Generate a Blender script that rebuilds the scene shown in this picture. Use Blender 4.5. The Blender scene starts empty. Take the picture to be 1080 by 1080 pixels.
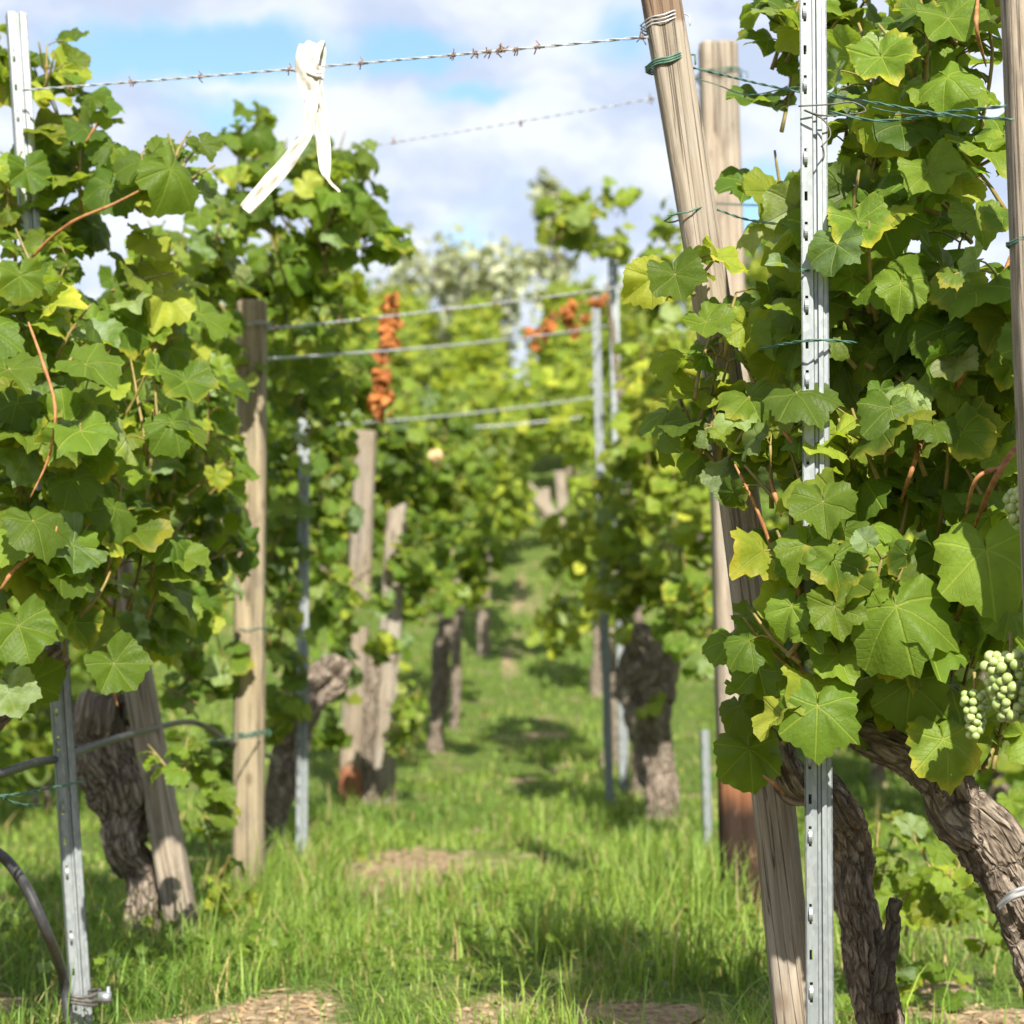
import bpy, math, random
import numpy as np
from mathutils import Vector, Matrix
random.seed(7); RNG = np.random.default_rng(11)
scene = bpy.context.scene
COL = scene.collection
PI = math.pi
# ------------------------------------------------------------------ camera model
F = 2166.0; CAMZ = 0.68
PITCH = math.atan(183/F); YAW = math.atan(20/F)
CAMR = (Matrix.Rotation(YAW, 3, 'Z') @ Matrix.Rotation(PI/2 + PITCH, 3, 'X'))
def at(u, v, Y):
    d = CAMR @ Vector(((u-540)/F, -(v-540)/F, -1.0))
    s = Y/d.y
    return Vector((d.x*s, Y, CAMZ + d.z*s))
# ------------------------------------------------------------------ noise and terrain
def _h(ix, iy, iz, seed):
    n = (ix*374761393 + iy*668265263 + iz*2147483647 + seed*1274126177) & 0xffffffff
    n = ((n ^ (n >> 13))*1274126177) & 0xffffffff
    n = n ^ (n >> 16)
    return (n & 0xffff)/32767.5 - 1.0
def vnoise(P, seed=0):
    P = np.asarray(P, float); i = np.floor(P).astype(np.int64); f = P - i
    f = f*f*(3-2*f); out = 0
    for dx in (0, 1):
        for dy in (0, 1):
            for dz in (0, 1):
                w = (f[..., 0] if dx else 1-f[..., 0])*(f[..., 1] if dy else 1-f[..., 1])*(f[..., 2] if dz else 1-f[..., 2])
                out = out + w*_h(i[..., 0]+dx, i[..., 1]+dy, i[..., 2]+dz, seed)
    return out
def fnoise(P, octv=3, seed=0):
    P = np.asarray(P, float); a = 1.0; o = 0
    for k in range(octv):
        o = o + a*vnoise(P*(2**k), seed+k*17); a *= .5
    return o
_ys = np.linspace(-50, 900, 9501)
_sl = np.interp(_ys, [-50, 11, 22, 36, 47, 900], [0, 0, .27, .27, -.02, -.02])
_hz = np.concatenate([[0], np.cumsum((_sl[1:]+_sl[:-1])*.5*np.diff(_ys))])
def gz(x, y):
    x = np.asarray(x, float); y = np.asarray(y, float)
    b = np.interp(y, _ys, _hz)
    P = np.stack([x*1.3, y*1.3, 0*x+0*y], -1)
    amp = np.clip(y/8, .5, 2)
    return b + .022*vnoise(P, 3)*amp + .012*vnoise(P*3.1, 5)
def ground_hit(u, v):
    d = CAMR @ Vector(((u-540)/F, -(v-540)/F, -1.0))
    Ys = np.concatenate([np.arange(1.5, 12, .02), np.arange(12, 80, .1)])
    X = d.x/d.y*Ys; Z = CAMZ + d.z/d.y*Ys
    hit = np.nonzero(Z <= gz(X, Ys))[0]
    k = hit[0] if len(hit) else len(Ys)-1
    return Vector((X[k], Ys[k], float(gz(X[k], Ys[k]))))
def on_ground(u, Y):
    p = at(u, 723, Y)
    return Vector((p.x, Y, float(gz(p.x, Y))))
# ------------------------------------------------------------------ node helper
class NB:
    def __init__(s, tree): s.t = tree; tree.nodes.clear()
    def n(s, typ, ins=None, **pr):
        nd = s.t.nodes.new(typ)
        for k, v in pr.items(): setattr(nd, k, v)
        for k, v in (ins or {}).items():
            sk = nd.inputs[k]
            if isinstance(v, bpy.types.NodeSocket): s.t.links.new(v, sk)
            else: sk.default_value = v
        return nd
    def m(s, op, a, b=0.0, c=0.0, clamp=False):
        return s.n('ShaderNodeMath', {0: a, 1: b, 2: c}, operation=op, use_clamp=clamp).outputs[0]
    def mix(s, f, a, b, blend='MIX'):
        nd = s.n('ShaderNodeMix', None, data_type='RGBA', blend_type=blend)
        for k, v in ((0, f), (6, a), (7, b)):
            if isinstance(v, bpy.types.NodeSocket): s.t.links.new(v, nd.inputs[k])
            else: nd.inputs[k].default_value = v if k == 0 else (*v, 1)
        return nd.outputs[2]
    def ss(s, x, a, b, lo=0., hi=1.):
        return s.n('ShaderNodeMapRange', {0: x, 1: a, 2: b, 3: lo, 4: hi}, interpolation_type='SMOOTHSTEP').outputs[0]
    def noise(s, vec, scale, detail=4, rough=.55, dist=0.):
        return s.n('ShaderNodeTexNoise', {'Vector': vec, 'Scale': scale, 'Detail': detail, 'Roughness': rough, 'Distortion': dist}).outputs[0]
    def scale(s, vec, k):
        return s.n('ShaderNodeVectorMath', {0: vec, 1: k}, operation='MULTIPLY').outputs[0]
    def bump(s, h, strength=.5, dist=.01):
        return s.n('ShaderNodeBump', {'Height': h, 'Strength': strength, 'Distance': dist}).outputs[0]
    def out(s, sh): s.n('ShaderNodeOutputMaterial', {'Surface': sh})
def newmat(name):
    m = bpy.data.materials.new(name); m.use_nodes = True
    return m, NB(m.node_tree)
def bsdf(b, col, rough, spec=.3, normal=None, **kw):
    ins = {'Base Color': col if isinstance(col, bpy.types.NodeSocket) else (*col, 1), 'Roughness': rough, 'Specular IOR Level': spec}
    if normal is not None: ins['Normal'] = normal
    ins.update(kw)
    return b.n('ShaderNodeBsdfPrincipled', ins).outputs[0]
# ------------------------------------------------------------------ materials
def leaf_material(name, dark, light, yellow, trans, tfac=.36, residue=1.0, rough=.5):
    m, b = newmat(name)
    lc = b.n('ShaderNodeAttribute', None, attribute_name='lc')
    sep = b.n('ShaderNodeSeparateColor', {0: lc.outputs['Color']})
    R, G, B = sep.outputs
    uv = b.n('ShaderNodeUVMap', None, uv_map='luv').outputs[0]
    sx = b.n('ShaderNodeSeparateXYZ', {0: uv}).outputs
    ax = b.m('ABSOLUTE', sx[0])
    r = b.m('SQRT', b.m('ADD', b.m('MULTIPLY', sx[0], sx[0]), b.m('MULTIPLY', sx[1], sx[1])))
    th = b.m('ARCTAN2', ax, sx[1])
    dmin = None
    for a in (0., .92, 1.9):
        dd = b.m('ABSOLUTE', b.m('SINE', b.m('SUBTRACT', th, a)))
        dd = b.m('MULTIPLY', dd, r)
        dmin = dd if dmin is None else b.m('MINIMUM', dmin, dd)
    vein = b.ss(dmin, .008, .03, 1., 0.)
    # secondary veins: slanting stripes that leave the main veins
    sec = b.m('ABSOLUTE', b.m('SINE', b.m('MULTIPLY', b.m('SUBTRACT', r, b.m('MULTIPLY', dmin, .9)), 26.)))
    sec = b.ss(sec, 0., .22, 1., 0.)
    pos = b.n('ShaderNodeTexCoord').outputs['Object']
    nz = b.noise(pos, 28, 3); nz2 = b.noise(pos, 160, 2)
    col = b.mix(R, dark, light)
    yel = b.m('MULTIPLY', b.ss(b.m('ADD', R, b.m('MULTIPLY', nz, .25)), .86, 1.22), .7)
    col = b.mix(yel, col, yellow)
    mott = b.m('ADD', .72, b.m('MULTIPLY', nz, .56))
    col = b.mix(1., col, b.n('ShaderNodeCombineColor', {0: mott, 1: mott, 2: mott}).outputs[0], 'MULTIPLY')
    # ageing margin: yellow, then a few brown specks
    edge = b.m('MULTIPLY', b.ss(b.m('ADD', r, b.m('MULTIPLY', b.m('SUBTRACT', nz, .5), .9)), .62, .98), b.ss(B, .80, .95))
    col = b.mix(b.m('MULTIPLY', edge, .65), col, (yellow[0]*1.25, yellow[1]*1.05, yellow[2]))
    speck = b.m('MULTIPLY', b.ss(nz2, .70, .76), b.ss(B, .5, .75))
    col = b.mix(b.m('MULTIPLY', speck, .7), col, (.22, .11, .03))
    col = b.mix(b.m('MULTIPLY', vein, .45), col, (light[0]*1.5, light[1]*1.35, light[2]*1.6))
    col = b.mix(b.m('MULTIPLY', sec, .14), col, (light[0]*1.3, light[1]*1.25, light[2]*1.4))
    # bluish-white spray residue on some leaves
    res = b.m('MULTIPLY', b.ss(B, .12, .04), b.ss(nz, .3, .62))
    col = b.mix(b.m('MULTIPLY', res, .34*residue), col, (.42, .5, .40))
    val = b.m('ADD', .62, b.m('MULTIPLY', G, .76))
    col = b.mix(1., col, b.n('ShaderNodeCombineColor', {0: val, 1: val, 2: val}).outputs[0], 'MULTIPLY')
    back = b.n('ShaderNodeNewGeometry').outputs['Backfacing']
    col = b.mix(b.m('MULTIPLY', back, .4), col, (.17, .22, .10))
    h = b.m('ADD', b.m('ADD', b.m('MULTIPLY', vein, -.8), b.m('MULTIPLY', sec, -.25)), b.m('MULTIPLY', nz2, .55))
    nrm = b.bump(h, .55, .004)
    p = bsdf(b, col, rough, .24, nrm)
    tcol = b.mix(.5, b.mix(1., col, (2.2, 2.0, .75), 'MULTIPLY'), trans)
    t = b.n('ShaderNodeBsdfTranslucent', {'Color': tcol, 'Normal': nrm}).outputs[0]
    sh = b.n('ShaderNodeMixShader', {0: tfac, 1: p, 2: t}).outputs[0]
    b.out(sh); return m
LEAF = leaf_material('vine_leaf', (.060, .118, .012), (.180, .250, .028), (.36, .36, .04), (.26, .37, .014), .5)
LEAFY = leaf_material('vine_leaf_pale_sunlit', (.100, .165, .016), (.24, .30, .035), (.42, .40, .045), (.32, .40, .018), .5)  # paler leaf copy; on shaded right-row vines its colour stands in for sunlight
DRY = leaf_material('withered_leaf', (.24, .08, .022), (.46, .17, .05), (.46, .24, .08), (.36, .12, .03), .3, 0., .8)
PEACH = leaf_material('peach_dry_leaf', (.42, .28, .15), (.52, .36, .2), (.52, .38, .2), (.4, .26, .12), .2, 0., .8)
def wood_material(name, c1, c2, c3, stain=None, head=0.):
    m, b = newmat(name)
    gc = b.n('ShaderNodeAttribute', None, attribute_name='gc').outputs['Vector']
    rnd = b.n('ShaderNodeObjectInfo').outputs['Random']
    off = b.n('ShaderNodeVectorMath', {0: gc, 1: b.n('ShaderNodeCombineXYZ', {0: rnd, 1: rnd, 2: b.m('MULTIPLY', rnd, 9.)}).outputs[0]}, operation='ADD').outputs[0]
    g1 = b.noise(b.scale(off, (70, 70, 3.2)), 1, 8, .68, .9)
    g2 = b.noise(b.scale(off, (150, 150, 5)), 1, 4, .6)
    big = b.noise(b.scale(off, (9, 9, 3)), 1, 4)
    col = b.mix(b.ss(g1, .32, .68), c1, c2)
    col = b.mix(b.m('MULTIPLY', b.ss(big, .42, .62), .8), col, c3)
    grime = b.noise(b.scale(off, (16, 16, 7)), 1, 6, .65)
    col = b.mix(b.m('MULTIPLY', b.ss(grime, .52, .70), .55), col, (.13, .105, .085))
    fine = b.m('ADD', .72, b.m('MULTIPLY', g2, .56))
    col = b.mix(1., col, b.n('ShaderNodeCombineColor', {0: fine, 1: fine, 2: fine}).outputs[0], 'MULTIPLY')
    ck = b.noise(b.scale(off, (75, 75, .9)), 1, 2, .5, .6)
    crack = b.ss(b.m('ABSOLUTE', b.m('SUBTRACT', ck, .5)), .0, .030, 1., 0.)
    crack = b.m('MULTIPLY', crack, b.ss(big, .34, .48))
    col = b.mix(b.m('MULTIPLY', crack, .8), col, (.05, .038, .028))
    vor = b.n('ShaderNodeTexVoronoi', {'Vector': b.scale(off, (11, 11, 5.5)), 'Scale': 1.}).outputs['Distance']
    knot = b.ss(vor, .05, .17, 1., 0.)
    col = b.mix(b.m('MULTIPLY', knot, .62), col, (.09, .055, .035))
    if head:
        z = b.n('ShaderNodeSeparateXYZ', {0: gc}).outputs[2]
        hz_ = b.ss(b.m('ADD', z, b.m('MULTIPLY', g1, .01)), head, head+.012)
        col = b.mix(b.m('MULTIPLY', hz_, .8), col, (.15, .095, .06))
    if stain:
        z = b.n('ShaderNodeSeparateXYZ', {0: gc}).outputs[2]
        zz = b.m('ADD', z, b.m('MULTIPLY', b.m('SUBTRACT', big, .5), .18))
        for (lo, hi, c, k) in stain:
            f = b.m('MULTIPLY', b.ss(zz, lo, hi, 1., 0.), k)
            f = b.m('MULTIPLY', f, b.ss(b.noise(b.scale(off, (26, 26, 9)), 1, 4), .18, .42))
            col = b.mix(f, col, c)
    h = b.m('SUBTRACT', b.m('ADD', b.m('MULTIPLY', g1, .7), b.m('MULTIPLY', g2, .35)), b.m('MULTIPLY', crack, 1.1))
    b.out(bsdf(b, col, .85, .15, b.bump(h, .6, .006)))
    return m
WOOD = wood_material('weathered_post_wood', (.185, .15, .11), (.345, .295, .235), (.27, .24, .20), [(.04, .22, (.10, .075, .05), .6)])
WOODW = wood_material('warm_post_wood', (.21, .165, .105), (.345, .28, .185), (.25, .21, .14), [(.04, .25, (.10, .08, .05), .6)])
WOODR = wood_material('rotting_post_wood', (.20, .16, .12), (.36, .305, .24), (.28, .245, .20),
                      [(.46, .60, (.20, .075, .03), .9), (.30, .40, (.028, .017, .012), 1.)])
WOODP = wood_material('grey_post_wood', (.20, .165, .125), (.33, .285, .225), (.27, .245, .21), [(.04, .22, (.10, .075, .05), .6)])
WOODB = wood_material('red_stained_post_wood', (.17, .135, .10), (.29, .24, .175), (.23, .20, .165), [(.16, .24, (.24, .085, .04), .85)])
def bark_material(name, c1, c2, c3):
    m, b = newmat(name)
    gc = b.n('ShaderNodeAttribute', None, attribute_name='gc').outputs['Vector']
    g1 = b.noise(b.scale(gc, (85, 85, 22)), 1, 8, .7, .25)
    g2 = b.noise(b.scale(gc, (22, 22, 12)), 1, 4)
    g3 = b.noise(b.scale(gc, (240, 240, 60)), 1, 3)
    col = b.mix(b.ss(g1, .36, .62), c1, c2)
    col = b.mix(b.m('MULTIPLY', b.ss(g2, .5, .72), .7), col, c3)
    fine = b.m('ADD', .65, b.m('MULTIPLY', g3, .7))
    col = b.mix(1., col, b.n('ShaderNodeCombineColor', {0: fine, 1: fine, 2: fine}).outputs[0], 'MULTIPLY')
    vr = b.n('ShaderNodeTexVoronoi', {'Vector': b.scale(gc, (60, 60, 24)), 'Scale': 1.}, feature='DISTANCE_TO_EDGE').outputs['Distance']
    gap = b.ss(vr, .0, .16, 1., 0.)
    col = b.mix(b.m('MULTIPLY', gap, .65), col, c1)
    h = b.m('SUBTRACT', b.m('ADD', g1, b.m('MULTIPLY', g3, .35)), b.m('MULTIPLY', gap, .6))
    b.out(bsdf(b, col, .92, .1, b.bump(h, 1.0, .02))); return m
BARK = bark_material('old_vine_bark', (.14, .108, .084), (.45, .37, .295), (.54, .47, .39))
TREEBARK = bark_material('tree_bark', (.09, .075, .06), (.22, .19, .15), (.28, .25, .2))
def simple(name, c1, c2, rough=.6, sc=60., spec=.3, metal=0., bump=.2):
    m, b = newmat(name)
    p = b.n('ShaderNodeTexCoord').outputs['Object']
    n = b.noise(p, sc, 5)
    col = b.mix(b.ss(n, .3, .7), c1, c2)
    b.out(bsdf(b, col, rough, spec, b.bump(n, bump, .003), Metallic=metal)); return m
def zinc_material():
    m, b = newmat('galvanised_steel')
    p = b.n('ShaderNodeTexCoord').outputs['Object']
    v = b.n('ShaderNodeTexVoronoi', {'Vector': b.scale(p, (1, 1, .5)), 'Scale': 160.}).outputs['Color']
    sp = b.n('ShaderNodeSeparateColor', {0: v}).outputs[0]
    n = b.noise(b.scale(p, (50, 50, 4)), 1, 5)
    n2 = b.noise(p, 9, 5)
    col = b.mix(sp, (.215, .24, .25), (.29, .315, .325))
    col = b.mix(b.m('MULTIPLY', b.ss(n, .45, .75), .5), col, (.16, .17, .175))
    col = b.mix(b.m('MULTIPLY', b.ss(n2, .58, .75), .35), col, (.33, .28, .22))
    b.out(bsdf(b, col, b.m('ADD', .42, b.m('MULTIPLY', n, .25)), .5, b.bump(n, .12, .002), Metallic=.6)); return m
ZINC = zinc_material()
WIRE = simple('zinc_wire', (.30, .32, .33), (.50, .52, .54), .55, 90, .5, .35)
RUST = simple('rusty_barb', (.10, .06, .04), (.26, .15, .08), .8, 120)
GREENWIRE = simple('green_coated_wire', (.04, .10, .075), (.09, .18, .13), .55, 90, .3)
DARKWIRE = simple('dark_tie_wire', (.05, .05, .045), (.12, .11, .10), .6, 90, .4, .3)
HOSE = simple('black_hose_rubber', (.02, .02, .02), (.05, .05, .055), .42, 40, .5)
CLOTH = simple('white_cloth', (.42, .39, .33), (.60, .585, .55), .95, 26, .05, 0., .8)
CANE = simple('ripe_cane_bark', (.19, .075, .025), (.34, .17, .065), .6, 70)
CANEG = simple('green_shoot_skin', (.13, .12, .03), (.24, .17, .06), .55, 60)
TAPE = simple('grey_tape', (.16, .165, .17), (.24, .24, .25), .5, 40)
def grape_material():
    m, b = newmat('green_grape_skin')
    p = b.n('ShaderNodeTexCoord').outputs['Object']
    n = b.noise(p, 60, 3); n2 = b.noise(p, 240, 2)
    col = b.mix(b.ss(n, .35, .7), (.24, .32, .09), (.38, .44, .17))
    col = b.mix(b.m('MULTIPLY', b.ss(n2, .5, .7), .3), col, (.46, .5, .40))
    b.out(bsdf(b, col, .38, .5, None, **{'Subsurface Weight': .25, 'Subsurface Radius': (.01, .012, .004), 'Subsurface Scale': .5})); return m
GRAPE = grape_material()
def grass_material():
    m, b = newmat('meadow_grass')
    lc = b.n('ShaderNodeAttribute', None, attribute_name='lc')
    R, G, B = b.n('ShaderNodeSeparateColor', {0: lc.outputs['Color']}).outputs
    col = b.mix(R, (.095, .175, .028), (.24, .33, .06))
    col = b.mix(b.ss(B, .86, .95), col, (.36, .29, .13))
    val = b.m('ADD', .65, b.m('MULTIPLY', G, .7))
    col = b.mix(1., col, b.n('ShaderNodeCombineColor', {0: val, 1: val, 2: val}).outputs[0], 'MULTIPLY')
    p = bsdf(b, col, .5, .25)
    t = b.n('ShaderNodeBsdfTranslucent', {'Color': b.mix(1., col, (1.6, 1.6, .8), 'MULTIPLY')}).outputs[0]
    b.out(b.n('ShaderNodeMixShader', {0: .4, 1: p, 2: t}).outputs[0]); return m
GRASS = grass_material()
def ground_material():
    m, b = newmat('vineyard_soil')
    a = b.n('ShaderNodeAttribute', None, attribute_name='lc')
    D = b.n('ShaderNodeSeparateColor', {0: a.outputs['Color']}).outputs[0]
    p = b.n('ShaderNodeTexCoord').outputs['Object']
    n1 = b.noise(p, 3.5, 6); n2 = b.noise(p, 38, 5); n3 = b.noise(p, 160, 3)
    soil = b.mix(b.ss(n2, .35, .65), (.17, .115, .065), (.37, .285, .18))
    soil = b.mix(b.m('MULTIPLY', b.ss(n3, .55, .7), .5), soil, (.42, .34, .22))
    turf = b.mix(b.ss(n2, .3, .7), (.05, .085, .018), (.12, .17, .035))
    turf = b.mix(b.m('MULTIPLY', b.ss(n1, .52, .68), .55), turf, (.24, .19, .10))
    f = b.ss(b.m('ADD', D, b.m('MULTIPLY', b.m('SUBTRACT', n2, .5), .5)), .35, .6)
    col = b.mix(f, turf, soil)
    h = b.m('ADD', n2, b.m('MULTIPLY', n3, .4))
    b.out(bsdf(b, col, .95, .08, b.bump(h, .9, .03))); return m
SOIL = ground_material()
LITTER = simple('dry_litter', (.20, .13, .07), (.36, .27, .16), .9, 30, .1)
# ------------------------------------------------------------------ mesh builder
class MB:
    def __init__(s): s.V = []; s.L = []; s.S = []; s.M = []; s.uv = []; s.col = []; s.gc = []; s.n = 0
    def add(s, V, faces, mi=0, uv=None, col=None, gc=None):
        V = np.asarray(V, float).reshape(-1, 3); k = len(V)
        for f in faces:
            f = np.asarray(f, np.int64)
            if f.size == 0: continue
            s.L.append((f + s.n).ravel()); s.S.append(np.full(len(f), f.shape[1])); s.M.append(np.full(len(f), mi))
        s.V.append(V)
        s.uv.append(np.zeros((k, 2)) if uv is None else np.asarray(uv))
        s.col.append(np.tile((.5, .5, .5), (k, 1)) if col is None else np.asarray(col))
        s.gc.append(V.copy() if gc is None else np.asarray(gc))
        s.n += k
    def build(s, name, mats, parent=None, origin=(0, 0, 0), smooth=True):
        me = bpy.data.meshes.new(name)
        V = np.concatenate(s.V) - np.array(origin); L = np.concatenate(s.L); S = np.concatenate(s.S)
        me.vertices.add(len(V)); me.vertices.foreach_set('co', V.ravel())
        me.loops.add(len(L)); me.loops.foreach_set('vertex_index', L.astype(np.int32))
        me.polygons.add(len(S))
        me.polygons.foreach_set('loop_start', np.concatenate([[0], np.cumsum(S)[:-1]]).astype(np.int32))
        me.polygons.foreach_set('loop_total', S.astype(np.int32))
        me.polygons.foreach_set('material_index', np.concatenate(s.M).astype(np.int32))
        me.polygons.foreach_set('use_smooth', np.full(len(S), smooth))
        uvl = me.uv_layers.new(name='luv'); uvl.data.foreach_set('uv', np.concatenate(s.uv)[L].ravel())
        c = np.concatenate(s.col); c4 = np.ones((len(c), 4)); c4[:, :3] = c
        ca = me.color_attributes.new('lc', 'FLOAT_COLOR', 'POINT'); ca.data.foreach_set('color', c4.ravel())
        ga = me.attributes.new('gc', 'FLOAT_VECTOR', 'POINT'); ga.data.foreach_set('vector', np.concatenate(s.gc).ravel())
        me.update(calc_edges=True); me.validate()
        for mm in (mats if isinstance(mats, (list, tuple)) else [mats]): me.materials.append(mm)
        o = bpy.data.objects.new(name, me); COL.objects.link(o)
        if parent is not None: o.parent = parent
        return o
def smooth_path(pts, per=8):
    P = [np.array(p, float) for p in pts]
    if len(P) == 2: return np.array([P[0]+(P[1]-P[0])*t for t in np.linspace(0, 1, per+1)])
    P = [2*P[0]-P[1]] + P + [2*P[-1]-P[-2]]; out = []
    for i in range(1, len(P)-2):
        for t in np.arange(0, 1, 1/per):
            a, b_, c, d = P[i-1], P[i], P[i+1], P[i+2]
            out.append(.5*((2*b_) + (c-a)*t + (2*a-5*b_+4*c-d)*t*t + (3*b_-a-3*c+d)*t**3))
    out.append(P[-2]); return np.array(out)
def frames(P):
    T = np.gradient(P, axis=0); T /= np.linalg.norm(T, axis=1)[:, None] + 1e-12
    n = np.cross(T[0], (0, 1, 0)); 
    if np.linalg.norm(n) < .1: n = np.cross(T[0], (1, 0, 0))
    n /= np.linalg.norm(n); Ns = []
    for t in T:
        n = n - t*np.dot(n, t); n /= np.linalg.norm(n) + 1e-12; Ns.append(n)
    Ns = np.array(Ns); return T, Ns, np.cross(T, Ns)
def tube(mb, P, r, sides=6, mi=0, rfun=None, cap=True, taper_cap=False):
    P = np.asarray(P, float); k = len(P); T, N, Bn = frames(P)
    r = np.interp(np.linspace(0, 1, k), np.linspace(0, 1, len(np.atleast_1d(r))), np.atleast_1d(r))
    a = np.arange(sides)*2*PI/sides
    ln = np.concatenate([[0], np.cumsum(np.linalg.norm(np.diff(P, axis=0), axis=1))])
    R = np.tile(r[:, None], (1, sides))
    if rfun is not None: R = R*rfun(ln[:, None]+0*a[None], a[None]+0*ln[:, None], R)
    V = P[:, None] + R[..., None]*(np.cos(a)[None, :, None]*N[:, None] + np.sin(a)[None, :, None]*Bn[:, None])
    gcv = np.stack([R*np.cos(a)[None], R*np.sin(a)[None], ln[:, None]+0*R], -1)
    i, j = np.meshgrid(np.arange(k-1), np.arange(sides), indexing='ij'); j2 = (j+1) % sides
    Q = np.stack([i*sides+j, i*sides+j2, (i+1)*sides+j2, (i+1)*sides+j], -1).reshape(-1, 4)
    V = V.reshape(-1, 3); gcv = gcv.reshape(-1, 3); fs = [Q]
    if cap:
        c0 = len(V); V = np.vstack([V, P[0], P[-1]]); gcv = np.vstack([gcv, [0, 0, 0], [0, 0, ln[-1]]])
        jj = np.arange(sides); j2 = (jj+1) % sides
        fs.append(np.stack([np.full(sides, c0), j2, jj], -1))
        e = (k-1)*sides
        fs.append(np.stack([np.full(sides, c0+1), e+jj, e+j2], -1))
    mb.add(V, fs, mi, gc=gcv)
# ------------------------------------------------------------------ objects
def tag(o, label=None, cat=None, group=None, kind=None):
    if label: o['label'] = label
    if cat: o['category'] = cat
    if group: o['group'] = group
    if kind: o['kind'] = kind
    return o
def empty(name, loc, label, cat, group=None):
    o = bpy.data.objects.new(name, None); o.empty_display_size = .1; o.location = loc; COL.objects.link(o)
    return tag(o, label, cat, group)
def axis_matrix(base, top, yaw=0.):
    z = (Vector(top)-Vector(base)).normalized(); x = Vector((0, 1, 0)).cross(z).normalized(); y = z.cross(x)
    M = Matrix((x, y, z)).transposed()
    if yaw: M = M @ Matrix.Rotation(yaw, 3, 'Z')
    M = M.to_4x4(); M.translation = Vector(base); return M
def copy_tree(o, parent=None):
    c = o.copy(); COL.objects.link(c)
    if parent is not None: c.parent = parent
    for ch in list(o.children): copy_tree(ch, c)
    return c
# ---------------------------------------------- leaves
def leaf_template(nang, rings, seed, dry=False):
    rg = np.random.default_rng(seed)
    th = (np.arange(nang)+.5)/nang*2*PI - PI          # 0 = tip
    kx = np.radians([0, 26, 54, 82, 112, 140, 165, 180])
    kr = np.array([.98, .86, .92, .79, .82, .74, .62, .14]) + rg.normal(0, .035, 8)
    R = np.interp(np.abs(th), kx, kr)
    if nang >= 24:
        R = R*(1 + .034*np.where(np.arange(nang) % 2, 1, -1)*(np.abs(th) < 2.8)) + rg.normal(0, .015, nang)
    cup, fold, rip, ph = rg.uniform(.0, .60), rg.uniform(-.10, .42), rg.uniform(.06, .22), rg.uniform(0, 6.3)
    tw = rg.uniform(-.25, .25); asym = rg.uniform(-.12, .12)
    if dry: cup, fold, rip = 1.0, .7, .3
    V = [[0, 0, 0]]
    for q in rings:
        rr = R*q; x = rr*np.sin(th)*(1+asym*np.sign(th)*.5); y = rr*np.cos(th)
        vein = np.abs(np.sin((np.abs(th)-0.0)*PI/.92))
        z = -cup*rr**2 + fold*np.abs(x) + rip*rr**2*np.sin(3*th+ph) + .045*vein*q*(1-.3*q) + tw*x*y + .075*q*q*np.sin(7*th+2*ph) + .085*vnoise(np.stack([x*3.6, y*3.6, 0*x+seed], -1), seed) + .03*vnoise(np.stack([x*8, y*8, 0*x+seed], -1), seed+1)
        V += list(np.stack([x, y, z], -1))
    V = np.array(V); j = np.arange(nang); j2 = (j+1) % nang; ok = j != nang-1   # open at the stalk notch
    tri = np.stack([0*j, 1+j2, 1+j], -1)[ok]; qs = []
    for k in range(len(rings)-1):
        a, b_ = 1+k*nang, 1+(k+1)*nang
        qs.append(np.stack([a+j, a+j2, b_+j2, b_+j], -1)[ok])
    return V, tri, (np.concatenate(qs) if qs else np.zeros((0, 4), int))
TPL = {0: [leaf_template(44, (.3, .62, .86, 1.), 100+i) for i in range(9)],
       1: [leaf_template(24, (.5, 1.), 200+i) for i in range(7)],
       2: [leaf_template(11, (1.,), 300+i) for i in range(6)],
       'dry': [leaf_template(24, (.5, 1.), 400+i, True) for i in range(4)]}
def add_leaves(mb, pos, nrm, tip, size, lod, hue=(.0, 1.), mi=0, rg=RNG):
    n = len(pos)
    if n == 0: return
    nrm = nrm/np.linalg.norm(nrm, axis=1)[:, None]
    tip = tip - nrm*np.sum(tip*nrm, 1)[:, None]; tip /= np.linalg.norm(tip, axis=1)[:, None] + 1e-9
    sd = np.cross(tip, nrm)
    T = TPL[lod]; which = rg.integers(0, len(T), n)
    for k in range(len(T)):
        ix = np.nonzero(which == k)[0]
        if len(ix) == 0: continue
        V, tri, qd = T[k]; nv = len(V)
        fl = rg.choice([-1, 1], len(ix))
        W = (pos[ix, None] + size[ix, None, None]*(V[None, :, 0, None]*sd[ix, None] + V[None, :, 1, None]*tip[ix, None] + V[None, :, 2, None]*nrm[ix, None]))
        o = (np.arange(len(ix))*nv)[:, None, None]
        col = np.stack([rg.uniform(*hue, len(ix))**1.5, rg.uniform(0, 1, len(ix)), rg.uniform(0, 1, len(ix))], -1)
        mb.add(W.reshape(-1, 3), [(tri[None]+o).reshape(-1, 3), (qd[None]+o).reshape(-1, 4)], mi,
               uv=np.tile(V[:, :2], (len(ix), 1)), col=np.repeat(col, nv, 0))
SUN = Vector((math.sin(math.radians(12))*math.cos(math.radians(41)), -math.cos(math.radians(12))*math.cos(math.radians(41)), math.sin(math.radians(41))))
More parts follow.
